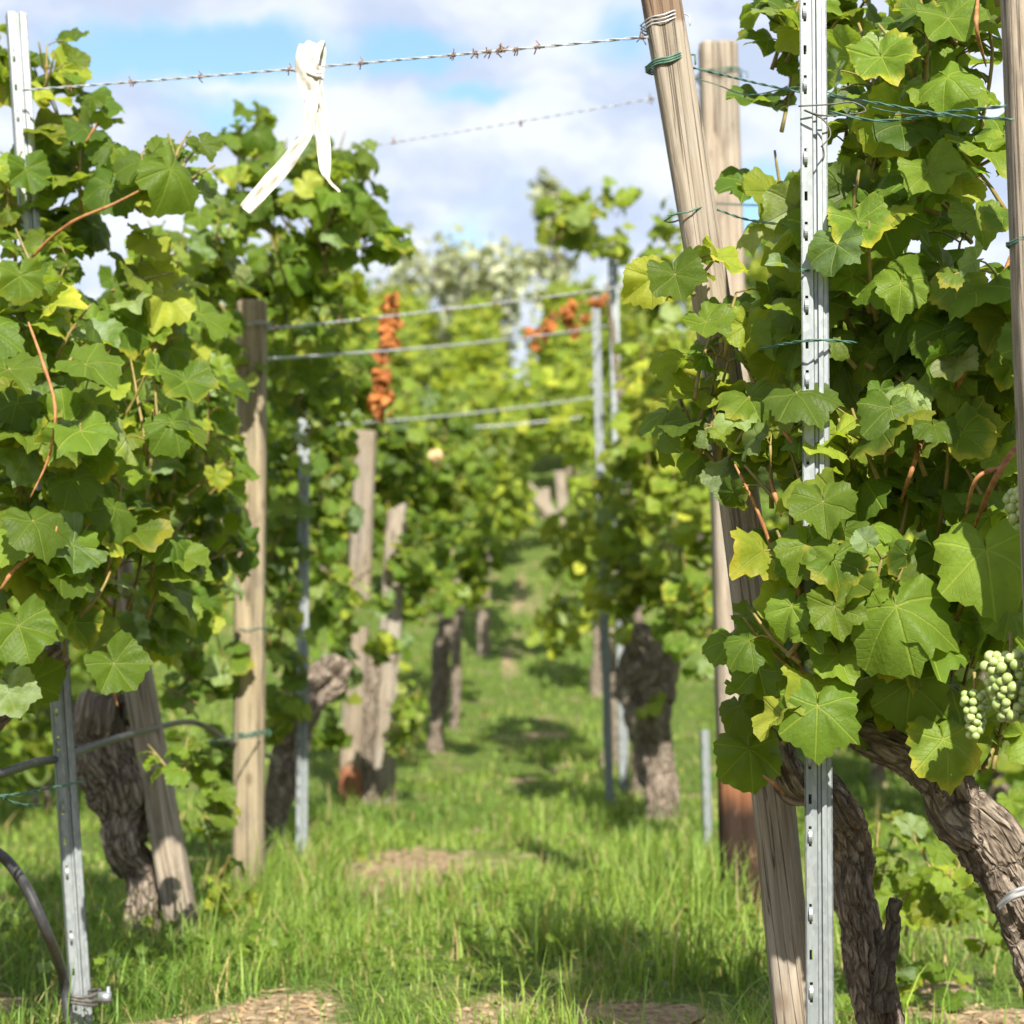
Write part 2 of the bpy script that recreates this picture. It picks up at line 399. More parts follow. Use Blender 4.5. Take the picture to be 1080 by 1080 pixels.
def foliage(mb, blobs, lod, size, seed, cover=3.2, hue=(0, 1), outward=(0, -.5, 0)):
    """blobs: (centre, (rx, ry, rz)[, cover]); shoots run up through each blob and carry leaves on stalks at their nodes"""
    rg = np.random.default_rng(seed); P, N, T, S = [], [], [], []
    for bl in blobs:
        c, rad = np.array(bl[0]), np.array(bl[1]); cv = bl[2] if len(bl) > 2 else cover
        la = (size*1.55)**2*.62
        want = max(4, int(cv*PI*rad[0]*rad[2]/la)); got = 0; tries = 0
        while got < want and tries < 400:
            tries += 1
            q = rg.normal(size=3); q /= np.linalg.norm(q); q *= rg.uniform(.3, 1)**.5
            q[2] = -abs(q[2])*.9 if rg.random() < .75 else q[2]
            p = c + q*rad*.95
            d = np.array([rg.normal(0, .45), rg.normal(0, .35), rg.uniform(.5, 1.)]); d /= np.linalg.norm(d)
            L = rg.uniform(.6, 1.5)*max(rad[2], .12); step = size*rg.uniform(.8, 1.05); k = max(2, int(L/step)); pts = [p.copy()]
            for i in range(k):
                d = d + rg.normal(0, .14, 3); d /= np.linalg.norm(d); p = p + d*step; pts.append(p.copy())
                w = (p-c)/rad
                if np.dot(w, w) > 1.12: break
                for _ in range(1 if rg.random() < .55 else 2):
                    out = (p-c)/rad; out[2] *= .3; out = out + np.array(outward)*.6
                    a = rg.uniform(0, 2*PI); pv = np.array([math.cos(a), math.sin(a), rg.uniform(-.2, .7)]) + out*.6
                    pv /= np.linalg.norm(pv); pl = size*rg.uniform(.5, 1.05); lp = p + pv*pl
                    nr = out*.55 + np.array([0, 0, rg.uniform(.15, 1.0)]) + np.array(SUN)*.5 + rg.normal(0, .5, 3)
                    tp = pv*.7 + np.array([0, 0, -.75]) + rg.normal(0, .35, 3)
                    P.append(lp); N.append(nr); T.append(tp); S.append(size*rg.uniform(.5, 1.25)*(1 if i < k-1 else .75)); got += 1
                    if lod == 0: tube(mb, smooth_path([p, (p+lp)/2+np.array([0, 0, .006]), lp], 2), [.0016, .0012], 4, 1, cap=False)
            if len(pts) > 2 and lod < 2:
                tube(mb, smooth_path(pts, 2), [.0042, .0022], 5, 1)
    P, N, T, S = map(np.array, (P, N, T, S))
    add_leaves(mb, P, N, T, S, lod, hue, 0, rg)
def wb(u, v, Y, ru, rv, ry, cov=None):
    c = at(u, v, Y); r = (ru*Y/F, ry, rv*Y/F)
    return (tuple(c), r) if cov is None else (tuple(c), r, cov)
def trunk(parent, path, radii, origin, seed, sides=34, gnarl=.32, name='trunk', mat=None):
    P = smooth_path(path, 30 if sides > 30 else 10); mb = MB()
    if len(P) > 6:
        jit = np.stack([vnoise(np.stack([np.arange(len(P))*(.065 if sides > 30 else .2), 0*np.arange(len(P)), 0*np.arange(len(P))+k*9.], -1), seed+k) for k in range(3)], -1)
        P = P + jit*np.mean(radii)*.22
    def rf(l, a, R):
        k = R.mean()
        q = np.stack([np.cos(a)*2.2, np.sin(a)*2.2, l/k*.42], -1)
        q2 = np.stack([np.cos(a)*5.2+l/k*.3, np.sin(a)*5.2, l/k*.75], -1)
        q3 = np.stack([np.cos(a)*11, np.sin(a)*11, l/k*2.2], -1)
        wob = .35*vnoise(np.stack([np.cos(a)*2, np.sin(a)*2, l/k*1.1], -1), seed+2)
        q4 = np.stack([np.cos(a+wob)*7, np.sin(a+wob)*7, l/k*.55], -1); q5 = np.stack([np.cos(a+wob)*17, np.sin(a+wob)*17, l/k*1.6], -1)
        strip_ = np.abs(vnoise(q4, seed+11))**.7; flake = np.abs(vnoise(q5, seed+13))
        lump = np.clip(vnoise(np.stack([np.cos(a)*1.6, np.sin(a)*1.6, l/k*.95], -1), seed+21), 0, 1)**1.5
        return .92 + gnarl*.7*fnoise(q, 2, seed) + gnarl*.25*vnoise(q2, seed+5) + gnarl*.18*vnoise(q3, seed+8) + .17*(strip_-.5) + .13*(flake-.4) + gnarl*.55*lump
    tube(mb, P, radii, sides, 0, rf)
    return mb.build(name, mat or BARK, parent, origin)
def cane_part(parent, pts, r, origin, mat=None, name='cane'):
    mb = MB(); P = smooth_path(pts, 8)
    r *= .78; tube(mb, P, [r*.55, r, r*.95, r*.8, r*.35], 8, 0, lambda l, a, R: 1 + .35*np.exp(-(((l+.01) % .075)-.0375)**2/.00003))
    return mb.build(name, mat or CANE, parent, origin)
def bunch(parent, c, w, h, origin, seed, rb=.0078):
    rg = np.random.default_rng(seed); mb = MB()
    import bmesh
    bm = bmesh.new(); bmesh.ops.create_icosphere(bm, subdivisions=2, radius=1.)
    sv = np.array([v.co[:] for v in bm.verts]); bm.verts.index_update(); sf = np.array([[v.index for v in f.verts] for f in bm.faces]); bm.free()
    placed = []
    for _ in range(5000):
        t = rg.random(); a = rg.uniform(0, 2*PI); rad = w*(1-.62*t**1.5)*(.75+.25*min(1, t*6))
        p = np.array([math.cos(a)*rad, math.sin(a)*rad, -t*h]) + rg.normal(0, .0015, 3)
        r = rb*rg.uniform(.8, 1.12)
        if all(np.linalg.norm(p-q) > (r+s)*.74 for q, s in placed): placed.append((p, r))
    for p, r in placed: mb.add(np.array(c)+p+sv*r, [sf])
    tube(mb, smooth_path([np.array(c)+(0, 0, .03), np.array(c)+(0, 0, -.4*h), np.array(c)+(0, 0, -.85*h)], 3), [.0025, .0015], 5, 1)
    return mb.build('grape_bunch', [GRAPE, CANEG], parent, origin)
def vine(label, base, trunk_path, tr, blobs, lod, size, seed, canes=(), group=None, hue=(0, 1), cover=3.2, outward=(0, -.5, 0), mat=None, gn=.32, suckers=()):
    base = Vector(base); root = empty('grapevine', base, label, 'grapevine', group)
    path = [base + Vector((0, 0, -.05))] + [Vector(p) for p in trunk_path]
    trunk(root, path, tr, base, seed, 84 if lod < 2 else 16, gn)
    mb = MB(); foliage(mb, blobs, lod, size, seed, cover, hue, outward)
    if suckers: foliage(mb, suckers, lod, size*.6, seed+1, 1.5, (.5, 1.), outward)
    mb.build('foliage', [mat or LEAF, CANEG], root, base)
    for pts, r in canes: cane_part(root, pts, r, base)
    return root
# ------------------------------------------------------------------ posts
def metal_post(base, top, label, group, w=.044, yaw=0., hooks=False, phase=0., pitch=.111):
    L = (Vector(top)-Vector(base)).length; s = w/.044
    mb = MB(); zs = [-.15]; z = phase
    slots = []
    while z < L-.02:
        if z > .03: slots.append((z, True)); 
        z2 = z + pitch*.48
        if z2 < L-.03 and z2 > .03 and int(round(z/pitch)) % 2 == 0: slots.append((z2, False))
        z += pitch
    rows = []; prev = -.15
    for (zc, hk) in slots:
        hh = .0145 if hk else .007
        rows += [(prev, zc-hh, False), (zc-hh, zc+hh, True)]; prev = zc+hh
    rows.append((prev, L, False))
    xs = [-.022*s, -.0160*s, -.0110*s, -.003*s]
    for (a, b_, hole) in rows:
        for c in range(3):
            if hole and c == 1: continue
            mb.add([(xs[c], 0, a), (xs[c+1], 0, a), (xs[c+1], 0, b_), (xs[c], 0, b_)], [[[0, 1, 2, 3]]])
    prof = [(-.003, 0), (-.001, .007), (.0035, .007), (.0055, .0), (.0125, 0), (.0137, .006), (.022, .006), (.022, .034), (.012, .034)]
    prof2 = [(-.012, .034), (-.022, .034), (-.022, 0)]
    for pr in (prof, prof2):
        for (p, q) in zip(pr[:-1], pr[1:]):
            mb.add([(p[0]*s, p[1]*s, -.15), (q[0]*s, q[1]*s, -.15), (q[0]*s, q[1]*s, L), (p[0]*s, p[1]*s, L)], [[[0, 1, 2, 3]]])
    M = axis_matrix(base, top, yaw)
    def solid(o):
        md = o.modifiers.new('sheet', 'SOLIDIFY'); md.thickness = .0022; md.offset = -1
    if not hooks:
        o = mb.build('metal_post', ZINC, None, smooth=False); solid(o); o.matrix_world = M
        return tag(o, label, 'metal post', group)
    root = empty('metal_post', base, label, 'metal post', group); root.matrix_world = M
    o = mb.build('profile', ZINC, root, smooth=False); solid(o)
    hm = MB(); n = 7; zz = np.linspace(-.0105, .0105, n); yy = -.0062*np.sin(np.linspace(0, PI, n))**.7 - .0004
    x0, x1 = -.0163*s, -.0107*s
    for i in range(n-1):
        hm.add([(x0, yy[i], zz[i]), (x1, yy[i], zz[i]), (x1, yy[i+1], zz[i+1]), (x0, yy[i+1], zz[i+1])], [[[0, 1, 2, 3]]])
    first = None
    for (zc, hk) in slots:
        if not hk: continue
        if first is None:
            h = first = hm.build('wire_hook', ZINC, root, smooth=False); solid(h)
        else:
            h = first.copy(); COL.objects.link(h); h.parent = root
        h.location = (0, 0, zc)
    return root
def wood_post(base, top, r0, r1, label, mat, seed, square=.6, name='wooden_post', group='wooden trellis posts', split=None, bend=.0, cut=0.):
    L = (Vector(top)-Vector(base)).length; k = max(24, int(L/.03)); sides = 56
    z = np.concatenate([np.linspace(-.12, L-.012, k), [L-.004, L]]); a = np.arange(sides)*2*PI/sides + PI/4
    sq = 1/(np.abs(np.cos(a))**(2+4*square)+np.abs(np.sin(a))**(2+4*square))**(1/(2+4*square))
    R = np.interp(z, [0, L], [r0, r1])[:, None]*sq[None]*.93
    q = np.stack([np.cos(a)[None]*1.3+0*z[:, None], np.sin(a)[None]*1.3+0*z[:, None], z[:, None]*2.2+0*a[None]], -1)
    R = R*(1 + .06*fnoise(q, 2, seed) + .018*vnoise(q*np.array([9, 9, 1.2]), seed+3))
    R[-2] *= .985; R[-1] *= .90
    for (ang, dep, wid) in (split or [(-1.7, .16, .07)]):
        da = np.angle(np.exp(1j*(a[None] - ang - .08*np.sin(z[:, None]*4+seed))))
        R *= 1 - dep*np.exp(-(da/wid)**2)*np.clip(.6+.6*np.sin(z[:, None]*2.3+seed), .15, 1)
    bx = bend*np.sin(np.clip(z/L, 0, 1)*PI)
    tilt = cut*np.cos(a)[None]*np.where(z > L-.02, 1, 0)[:, None]*r1
    V = np.stack([R*np.cos(a)[None]+bx[:, None], R*np.sin(a)[None], z[:, None]+tilt], -1)
    kk = len(z); i, j = np.meshgrid(np.arange(kk-1), np.arange(sides), indexing='ij'); j2 = (j+1) % sides
    Q = np.stack([i*sides+j, i*sides+j2, (i+1)*sides+j2, (i+1)*sides+j], -1).reshape(-1, 4)
    V = np.vstack([V.reshape(-1, 3), [0, 0, L+.001]]); e = (kk-1)*sides; jj = np.arange(sides)
    tri = np.stack([np.full(sides, len(V)-1), e+jj, e+(jj+1) % sides], -1)
    mb = MB(); mb.add(V, [Q, tri]); o = mb.build(name, mat)
    o.matrix_world = axis_matrix(base, top); return tag(o, label, 'wooden post', group)
def base_from(u_bot, v_bot): return ground_hit(u_bot, v_bot)
# ================================================================== GROUND
PATCH = []
for (u, v, ru, rv) in ((455, 903, 100, 36), (560, 1078, 60, 12), (690, 1062, 70, 14), (830, 1010, 60, 30), (560, 640, 30, 12), (400, 672, 30, 20),
                       (460, 962, 60, 12), (345, 985, 30, 8), (640, 1015, 60, 10), (1010, 1050, 70, 22), (390, 842, 40, 8), (600, 905, 50, 5)):
    c = ground_hit(u, v); e = ground_hit(u+ru, v); t = ground_hit(u, v-rv)
    PATCH.append((c.x, c.y, max(.05, abs(e.x-c.x)), min(2.5, max(.1, abs(t.y-c.y)))))
def dirt(x, y):
    x = np.asarray(x, float); y = np.asarray(y, float); P = np.stack([x*4, y*2.2, 0*x], -1)
    n = fnoise(P, 3, 21); d = np.clip(.62*n-.12, 0, .75)
    for (cx, cy, rx, ry) in PATCH:
        q = ((x-cx)/rx)**2+((y-cy)/ry)**2
        d = np.maximum(d, np.clip(1.1-q*.7, 0, 1)*np.clip(.62+.75*n+.4*vnoise(P*3.3, 61), 0, 1.1))
    d = np.maximum(d, np.clip((4.85-y)*1.9, 0, .95)*np.clip(.50+1.3*n, 0, 1.2))       # trodden strip at the row end
    return np.clip(d, 0, 1)
def make_ground():
    def lines(lo, hi, a, b_, st):
        mid = np.arange(a, b_+1e-6, st); g = [hi]
        up = []; x = b_; s = st
        while x < hi: s *= 1.22; x += s; up.append(min(x, hi))
        dn = []; x = a; s = st
        while x > lo: s *= 1.22; x -= s; dn.append(max(x, lo))
        return np.array(dn[::-1] + list(mid) + up)
    xs = lines(-700, 700, -3.2, 3.2, .08); ys = lines(-30, 800, 2, 16, .09)
    X, Y = np.meshgrid(xs, ys); Z = gz(X, Y); D = dirt(X, Y); h, w = X.shape
    Z = Z + D*.014*vnoise(np.stack([X*14, Y*14, 0*X], -1), 9)*(Y < 16)
    i, j = np.meshgrid(np.arange(h-1), np.arange(w-1), indexing='ij')
    Q = np.stack([i*w+j, i*w+j+1, (i+1)*w+j+1, (i+1)*w+j], -1).reshape(-1, 4)
    mb = MB(); mb.add(np.stack([X, Y, Z], -1).reshape(-1, 3), [Q], col=np.stack([D, D, D], -1).reshape(-1, 3))
    o = mb.build('ground', SOIL); tag(o, 'grassy vineyard ground with bare tan soil patches rising to a hill', 'ground', kind='structure')
make_ground()
# ================================================================== GRASS
def blades(mb, x, y, hgt, wid, rg, lean=.55, hue=(0, 1), azi=None):
    n = len(x); z = gz(x, y)-.004; a = rg.uniform(0, 2*PI, n) if azi is None else azi
    dx, dy = np.cos(a), np.sin(a); b_ = rg.uniform(.1, 1., n)*lean
    fx, fy = -dy, dx
    rows = []
    for t, wq in ((0, 1.), (.38, .9), (.74, .6)):
        off = b_*hgt*t**2; zz = hgt*(t - .35*b_*t**2)
        px, py = x+dx*off, y+dy*off
        for s in (-1, 1): rows.append(np.stack([px+s*fx*wid*wq*.5, py+s*fy*wid*wq*.5, z+zz], -1))
    off = b_*hgt; rows.append(np.stack([x+dx*off, y+dy*off, z+hgt*(1-.35*b_)], -1))
    V = np.stack(rows, 1); o = (np.arange(n)*7)[:, None, None]
    q = np.array([[0, 1, 3, 2], [2, 3, 5, 4]]); t = np.array([[4, 5, 6]])
    col = np.stack([rg.uniform(*hue, n) if isinstance(hue, tuple) else hue, rg.uniform(0, 1, n), rg.uniform(0, 1, n)], -1)
    mb.add(V.reshape(-1, 3), [(q[None]+o).reshape(-1, 4), (t[None]+o).reshape(-1, 3)], col=np.repeat(col, 7, 0))
def make_grass():
    rg = np.random.default_rng(5); mb = MB(); N = 210000
    y = 2.6*np.exp(rg.random(N)*math.log(30/2.6)); x = rg.uniform(-1, 1, N)*(.27*y+.35) - .01*y
    d = dirt(x, y); cl = fnoise(np.stack([x*2.6, y*1.6, 0*x], -1), 3, 31); cl2 = vnoise(np.stack([x*9, y*7, 0*x], -1), 33)
    keep = (rg.random(N) > np.clip(d*.95, 0, .78)) & (rg.random(N) < .62+.5*cl+.2*cl2)
    x, y, cl, d = x[keep], y[keep], cl[keep], d[keep]; n = len(x)
    row = np.exp(-((x+.95)/.3)**2) + np.exp(-((x-.55)/.3)**2) + np.clip(np.abs(x+.2)-1.5, 0, 1)
    h = (.022+.03*rg.random(n)+.070*np.clip(cl+.05, 0, 1.2)*rg.random(n)+.06*row*rg.random(n))*(1-.45*d)
    cl2b = vnoise(np.stack([x*3.1+7, y*2.3, 0*x], -1), 35)
    long_ = rg.random(n) < np.clip(.07+.16*cl2b, .02, .3); h = np.where(long_, h*2.1+.02, h)
    tint = np.clip(.5+.55*vnoise(np.stack([x*1.7, y*1.1, 0*x], -1), 41)+rg.normal(0, .18, n), 0, 1)
    blades(mb, x, y, h, .0032*np.maximum(1, y/4.6)*rg.uniform(.6, 1.4, n), rg, 1.25, tint)
    # longer tufts: (u, v, radius m, count, height)
    for (u, v, r, k, h) in ((735, 985, .22, 420, .30), (300, 930, .2, 200, .2), (340, 1010, .2, 160, .17), (470, 960, .18, 160, .16), (590, 950, .2, 200, .18), (560, 880, .3, 200, .14), (110, 990, .2, 160, .2), (860, 1020, .15, 80, .16), (650, 1010, .25, 300, .2), (780, 940, .25, 300, .22), (520, 985, .3, 200, .14), (430, 1010, .3, 200, .12), (760, 1030, .15, 200, .2), (250, 960, .25, 260, .17), (640, 1000, .2, 260, .15), (690, 905, .25, 300, .16), (770, 930, .12, 90, .1), (280, 1000, .3, 420, .14),
                            (330, 960, .3, 320, .13), (420, 985, .3, 260, .1), (520, 930, .25, 260, .11), (600, 860, .35, 360, .13), (380, 890, .4, 380, .13), (200, 1040, .25, 300, .14),
                            (120, 1030, .3, 300, .15), (30, 1000, .3, 340, .15), (900, 990, .3, 260, .13), (1000, 960, .4, 420, .14), (960, 1030, .2, 90, .12), (1060, 1010, .2, 140, .14),
                            (660, 1035, .12, 110, .13), (560, 1000, .18, 150, .12), (620, 800, .5, 300, .14), (345, 905, .25, 200, .15), (470, 830, .4, 200, .11)):
        c = ground_hit(u, v); xx = c.x+rg.normal(0, r*.5, k); yy = c.y+rg.normal(0, r*.6, k)
        blades(mb, xx, yy, h*rg.uniform(.45, 1.1, k), .0046*rg.uniform(.7, 1.3, k)*max(1, c.y/6), rg, 1.0, (.1, .9))
    tag(mb.build('grass', GRASS), 'green grass and longer tufts growing over the alley', 'grass', kind='stuff')
    # broad-leaved weeds at the feet of posts
    wp, wn, wt, wsz = [], [], [], []
    for (u, v, r, k, s) in ((185, 1035, .16, 60, .017), (225, 1000, .14, 36, .018), (120, 1050, .2, 40, .018), (965, 1065, .12, 26, .032), (940, 870, .5, 110, .035), (1010, 900, .4, 70, .034),
                            (905, 1075, .1, 16, .022), (700, 1050, .2, 20, .014), (400, 1045, .2, 14, .012), (560, 1050, .3, 16, .013), (820, 1035, .2, 24, .014), (40, 1000, .3, 60, .02), (430, 1000, .5, 90, .014), (640, 960, .4, 90, .016), (330, 900, .4, 70, .018), (760, 1000, .2, 60, .02), (520, 1040, .3, 80, .012), (250, 1030, .2, 60, .018)):
        c = ground_hit(u, v)
        for _ in range(k):
            a, b_ = rg.normal(0, r*.55, 2); px, py = c.x+a, c.y+b_
            wp.append((px, py, float(gz(px, py))+rg.uniform(.015, .10))); wn.append((rg.normal(0, .4), -.35+rg.normal(0, .3), 1)); wt.append((rg.normal(), rg.normal(), -.2)); wsz.append(s*rg.uniform(.6, 1.3))
    mb = MB(); add_leaves(mb, np.array(wp), np.array(wn), np.array(wt), np.array(wsz), 1, (.0, .75), 0, rg)
    tag(mb.build('weeds', LEAF), 'small round-leaved weeds creeping low between the grass', 'weeds', kind='stuff')
    # straw, chips and clods on the bare soil
    mb = MB(); n = 9000; yl = 2.9*np.exp(rg.random(n)*math.log(9/2.9)); xl = rg.uniform(-1, 1, n)*(.27*yl+.2)
    k = dirt(xl, yl) > .3+.3*rg.random(n); xl, yl = xl[k], yl[k]
    for px, py in zip(xl, yl):
        c = np.array([px, py, float(gz(px, py))+.006]); a = rg.uniform(0, 2*PI); L = rg.uniform(.004, .016) if rg.random() < .9 else rg.uniform(.02, .05); w = rg.uniform(.002, .007)
        t = np.array([math.cos(a), math.sin(a), rg.normal(0, .25)]); s = np.array([-math.sin(a), math.cos(a), rg.normal(0, .4)]); up = np.array([0, 0, w*.8])
        mb.add([c-t*L, c-s*w, c+t*L, c+s*w, c+up], [[[0, 1, 4], [1, 2, 4], [2, 3, 4], [3, 0, 4]]])
    tag(mb.build('soil_litter', LITTER, smooth=False), 'straw bits, chips and clods lying on the bare soil', 'litter', kind='stuff')
make_grass()
# ================================================================== POSTS
GM = 'galvanised metal posts along the two rows'; GW = 'wooden posts along the two rows'
Lb = ground_hit(88, 1086)
metal_post(on_ground(860, 3.0), at(857, -70, 3.0), 'bright galvanised metal post with hook slots, full height at right front', GM, .040, -.12, True, .012)
L1 = metal_post(Lb, at(18, 12, Lb.y), 'leaning galvanised metal post with black hose clamped at its foot', GM, .041, .35, True, .05, .13)
R0 = wood_post(on_ground(1122, 2.7), at(1079, -70, 2.7), .036, .034, 'weathered wooden post cut by the right edge of the photo, nearest of all', WOOD, 3, group=GW)
R2base = on_ground(840, 3.4); R2top = at(690, -42, 3.4)
_hd = (at(700, 30, 3.4).z-R2base.z)/((R2top-R2base).normalized().z)
WOODT = wood_material('split_headed_post_wood', (.185, .15, .11), (.345, .295, .235), (.27, .24, .20), [(.04, .22, (.10, .075, .05), .6)], _hd)
wood_post(R2base, R2top, .037, .0345, 'tall leaning wooden post tied to the front barbed wire', WOODT, 14, .5, group=GW, bend=.026, split=[(-1.95, .10, .05), (-1.2, .07, .04)])
R3base = ground_hit(784, 972); R3top = at(757, 48, R3base.y)
wood_post(R3base, R3top, .064, .062, 'wooden post with flat sky-lit top and rusty rotten dark foot behind the leaning post', WOODR, 23, .8, group=GW, split=[(-1.62, .14, .045)])
b = ground_hit(748, 902); metal_post(b, at(744, 770, b.y), 'slim grey metal post beside the rotten wooden foot', GM, .034, .2)
b = ground_hit(197, 1003); wood_post(b, at(122, 585, b.y+.05), .045, .040, 'leaning wooden stake next to the thick trunk at left front', WOOD, 31, .7, group=GW)
L3base = ground_hit(262, 947); L3top = at(266, 318, L3base.y)
wood_post(L3base, L3top, .054, .050, 'upright tan wooden post in the left row with the second wire on its top', WOODW, 42, .3, group=GW)
b = ground_hit(318, 906); L4top = at(321, 392, b.y); metal_post(b, L4top, 'white-looking metal post in the left row between two wooden posts', GM, .046, .1)
b = ground_hit(369, 848); wood_post(b, at(386, 455, b.y), .072, .066, 'wooden post with reddish foot in the left row', WOODB, 53, .4, group=GW)
b = ground_hit(403, 846); wood_post(b, at(419, 535, b.y), .074, .060, 'pale broken-topped wooden post beside the reddish-footed post', WOODP, 64, .7, group=GW, cut=.5)
b = ground_hit(643, 853); R6top = at(628, 312, b.y); metal_post(b, R6top, 'metal post left of the gnarled trunk in the right row', GM, .046, -.1)
b = ground_hit(659, 838); metal_post(b, at(647, 274, b.y), 'taller metal post right behind its twin at the gnarled trunk', GM, .058, .1)
for (u, u2, v2, Y, lab) in ((603, 549, 506, 26., 'thin far wooden stake leaning left at the alley end'), (596, 590, 497, 26.4, 'far upright grey stake at the alley end'),
                            (617, 610, 505, 26.8, 'far brownish stake, rightmost at the alley end'), (577, 574, 515, 27.2, 'far short stake in the brown patch at the alley end')):
    wood_post(on_ground(u, Y), at(u2, v2, Y), .085, .075, lab, WOOD, int(Y*7), group=GW)
# ================================================================== WIRES
def sag(a, c, s, n=40):
    a, c = np.array(a), np.array(c); t = np.linspace(0, 1, n)[:, None]
    return a+(c-a)*t - np.array([0, 0, 1])*s*4*t*(1-t)
def resample(P, step):
    P = np.asarray(P); d = np.concatenate([[0], np.cumsum(np.linalg.norm(np.diff(P, axis=0), axis=1))]); n = max(2, int(d[-1]/step))
    s = np.linspace(0, d[-1], n); return np.stack([np.interp(s, d, P[:, k]) for k in range(3)], -1)
def twist(mb, P, r, off, pitch, strands=2, mi=0, sides=5):
    Q = resample(P, pitch/9); T, N, B = frames(Q); ph = np.arange(len(Q))/9*2*PI
    for k in range(strands):
        a = ph + k*2*PI/strands
        tube(mb, Q + off*(np.cos(a)[:, None]*N + np.sin(a)[:, None]*B), r, sides, mi)
def barbed_wire(P, label, step, mat=WIRE, r=.0016, seed=0, barb_r=.0014, blen=.016, dense=()):
    rg = np.random.default_rng(seed); a = Vector(P[0]); root = empty('barbed_wire', a, label, 'barbed wire', 'barbed wires across the alley')
    mb = MB(); twist(mb, P, r, r*1.0, .075); mb.build('strand', mat, root, a)
    Q = resample(P, .004); n = len(Q); pos = list(np.arange(step*.6, n*.004-.03, step)*1.0)
    for s in pos + list(dense):
        i = min(n-2, int((s+rg.normal(0, .012))/.004)); c = Q[i]; t = Q[i+1]-Q[i]; t /= np.linalg.norm(t); m2 = MB()
        for q in range(2):
            d = rg.normal(size=3); d -= t*np.dot(d, t); d /= np.linalg.norm(d); e = np.cross(t, d); c2 = c + t*.005*(q-.5)
            ring = [c2 + r*2.2*(math.cos(w)*d+math.sin(w)*e) + t*.0016*(w/PI-1) for w in np.linspace(-.4, 2*PI+.6, 14)]
            tube(m2, [c2+d*blen+t*.004] + ring + [c2+e*blen*.9-t*.005], barb_r, 5)
        m2.build('barb', RUST, root, a)
    return root
W1 = sag(at(24, 95, Lb.y-.03), at(700, 37, 3.37), .004)
barbed_wire(W1, 'front barbed wire across the alley, carrying the white ribbon', .19, r=.0014, barb_r=.0011, blen=.013, seed=3, dense=(1.12, 1.14, 1.165, 1.18, 1.2))
W2 = sag(at(225, 178, 6.6), at(752, 92, R3base.y-.05), .01)
barbed_wire(W2, 'thin second barbed wire against the clouds below the front one', .42, seed=5, r=.0013, blen=.02)
W3 = sag(at(250, 350, L3base.y-.06), at(775, 283, 9.8), .02)
barbed_wire(W3, 'third barbed wire from the tan wooden post towards the right row', .35, seed=7, r=.0024, blen=.022)
W4 = sag(at(272, 379, L3base.y+.02), at(640, 344, R6top.y-.05), .02)
def plain_wire(P, label, r, mat=WIRE, name='trellis_wire', grp='plain trellis wires', tw=True):
    mb = MB()
    if tw: twist(mb, P, r, r, .09)
    else: tube(mb, P, r, 6)
    o = mb.build(name, mat); return tag(o, label, 'wire', grp)
plain_wire(W4, 'bright wire across the alley that carries the orange withered shoots', .003)
plain_wire(sag(at(345, 448, 10.6), at(690, 408, 12.4), .03), 'pale wire across the alley in front of the far foliage', .0028)
plain_wire(sag(at(475, 452, 14.5), at(665, 432, 15), .02), 'farthest short pale wire across the alley', .0038)
# green coated wires on the right
g = smooth_path([at(715, 68, 3.45), at(750, 76, 3.52), at(800, 88, 3.3), at(850, 98, 3.15), at(920, 108, 2.98), at(1000, 121, 2.8), at(1068, 126, 2.66)], 8)
plain_wire(g, 'topmost green coated wire running behind the bright metal post', .0012, GREENWIRE, grp='green coated wires')
g = smooth_path([at(700, 74, 3.38), at(752, 88, 3.5), at(790, 100, 3.35), at(850, 92, 3.15), at(930, 116, 2.98), at(1000, 124, 2.8)], 8)
plain_wire(g, 'slack green wire just under the topmost green wire', .001, GREENWIRE, grp='green coated wires', tw=False)
g = smooth_path([at(705, 228, 3.36), at(745, 219, 3.5), at(790, 232, 3.35), at(850, 238, 3.1), at(930, 238, 3.0)], 8)
plain_wire(g, 'green twisted wire round the leaning post at mid height', .0012, GREENWIRE, grp='green coated wires')
g = smooth_path([at(748, 214, R3base.y-.08), at(790, 216, 5.0), at(835, 216, 4.4)], 6)
plain_wire(g, 'short green wire nailed to the flat-topped post', .0016, GREENWIRE, grp='green coated wires')
g = smooth_path([at(845, 285, 2.985), at(880, 287, 3.05), at(940, 290, 3.1)], 6)
plain_wire(g, 'green wire end hooked into the bright metal post', .0013, GREENWIRE, grp='green coated wires')
g = smooth_path([at(800, 368, 3.2), at(845, 360, 2.985), at(875, 359, 2.985), at(905, 362, 3.05)], 6)
plain_wire(g, 'green wire crossing the bright metal post above the leaf cluster', .0013, GREENWIRE, grp='green coated wires')
g = smooth_path([at(842, 112, 2.985), at(876, 110, 2.985), at(900, 108, 2.99), at(912, 118, 2.99), at(870, 122, 2.98), at(848, 116, 2.985), at(868, 126, 2.98), at(876, 142, 2.975), at(866, 155, 2.97)], 6)
plain_wire(g, 'dark twisted tie wire with loose tail on the bright metal post', .0013, DARKWIRE, 'tie_wire', 'tie wires on posts', False)
g = smooth_path([at(875, 118, 2.99), at(920, 127, 2.95), at(960, 125, 2.9), at(1000, 118, 2.82), at(1060, 112, 2.65)], 6)
plain_wire(g, 'green wire from the dark tie to the right edge post', .0013, GREENWIRE, grp='green coated wires')
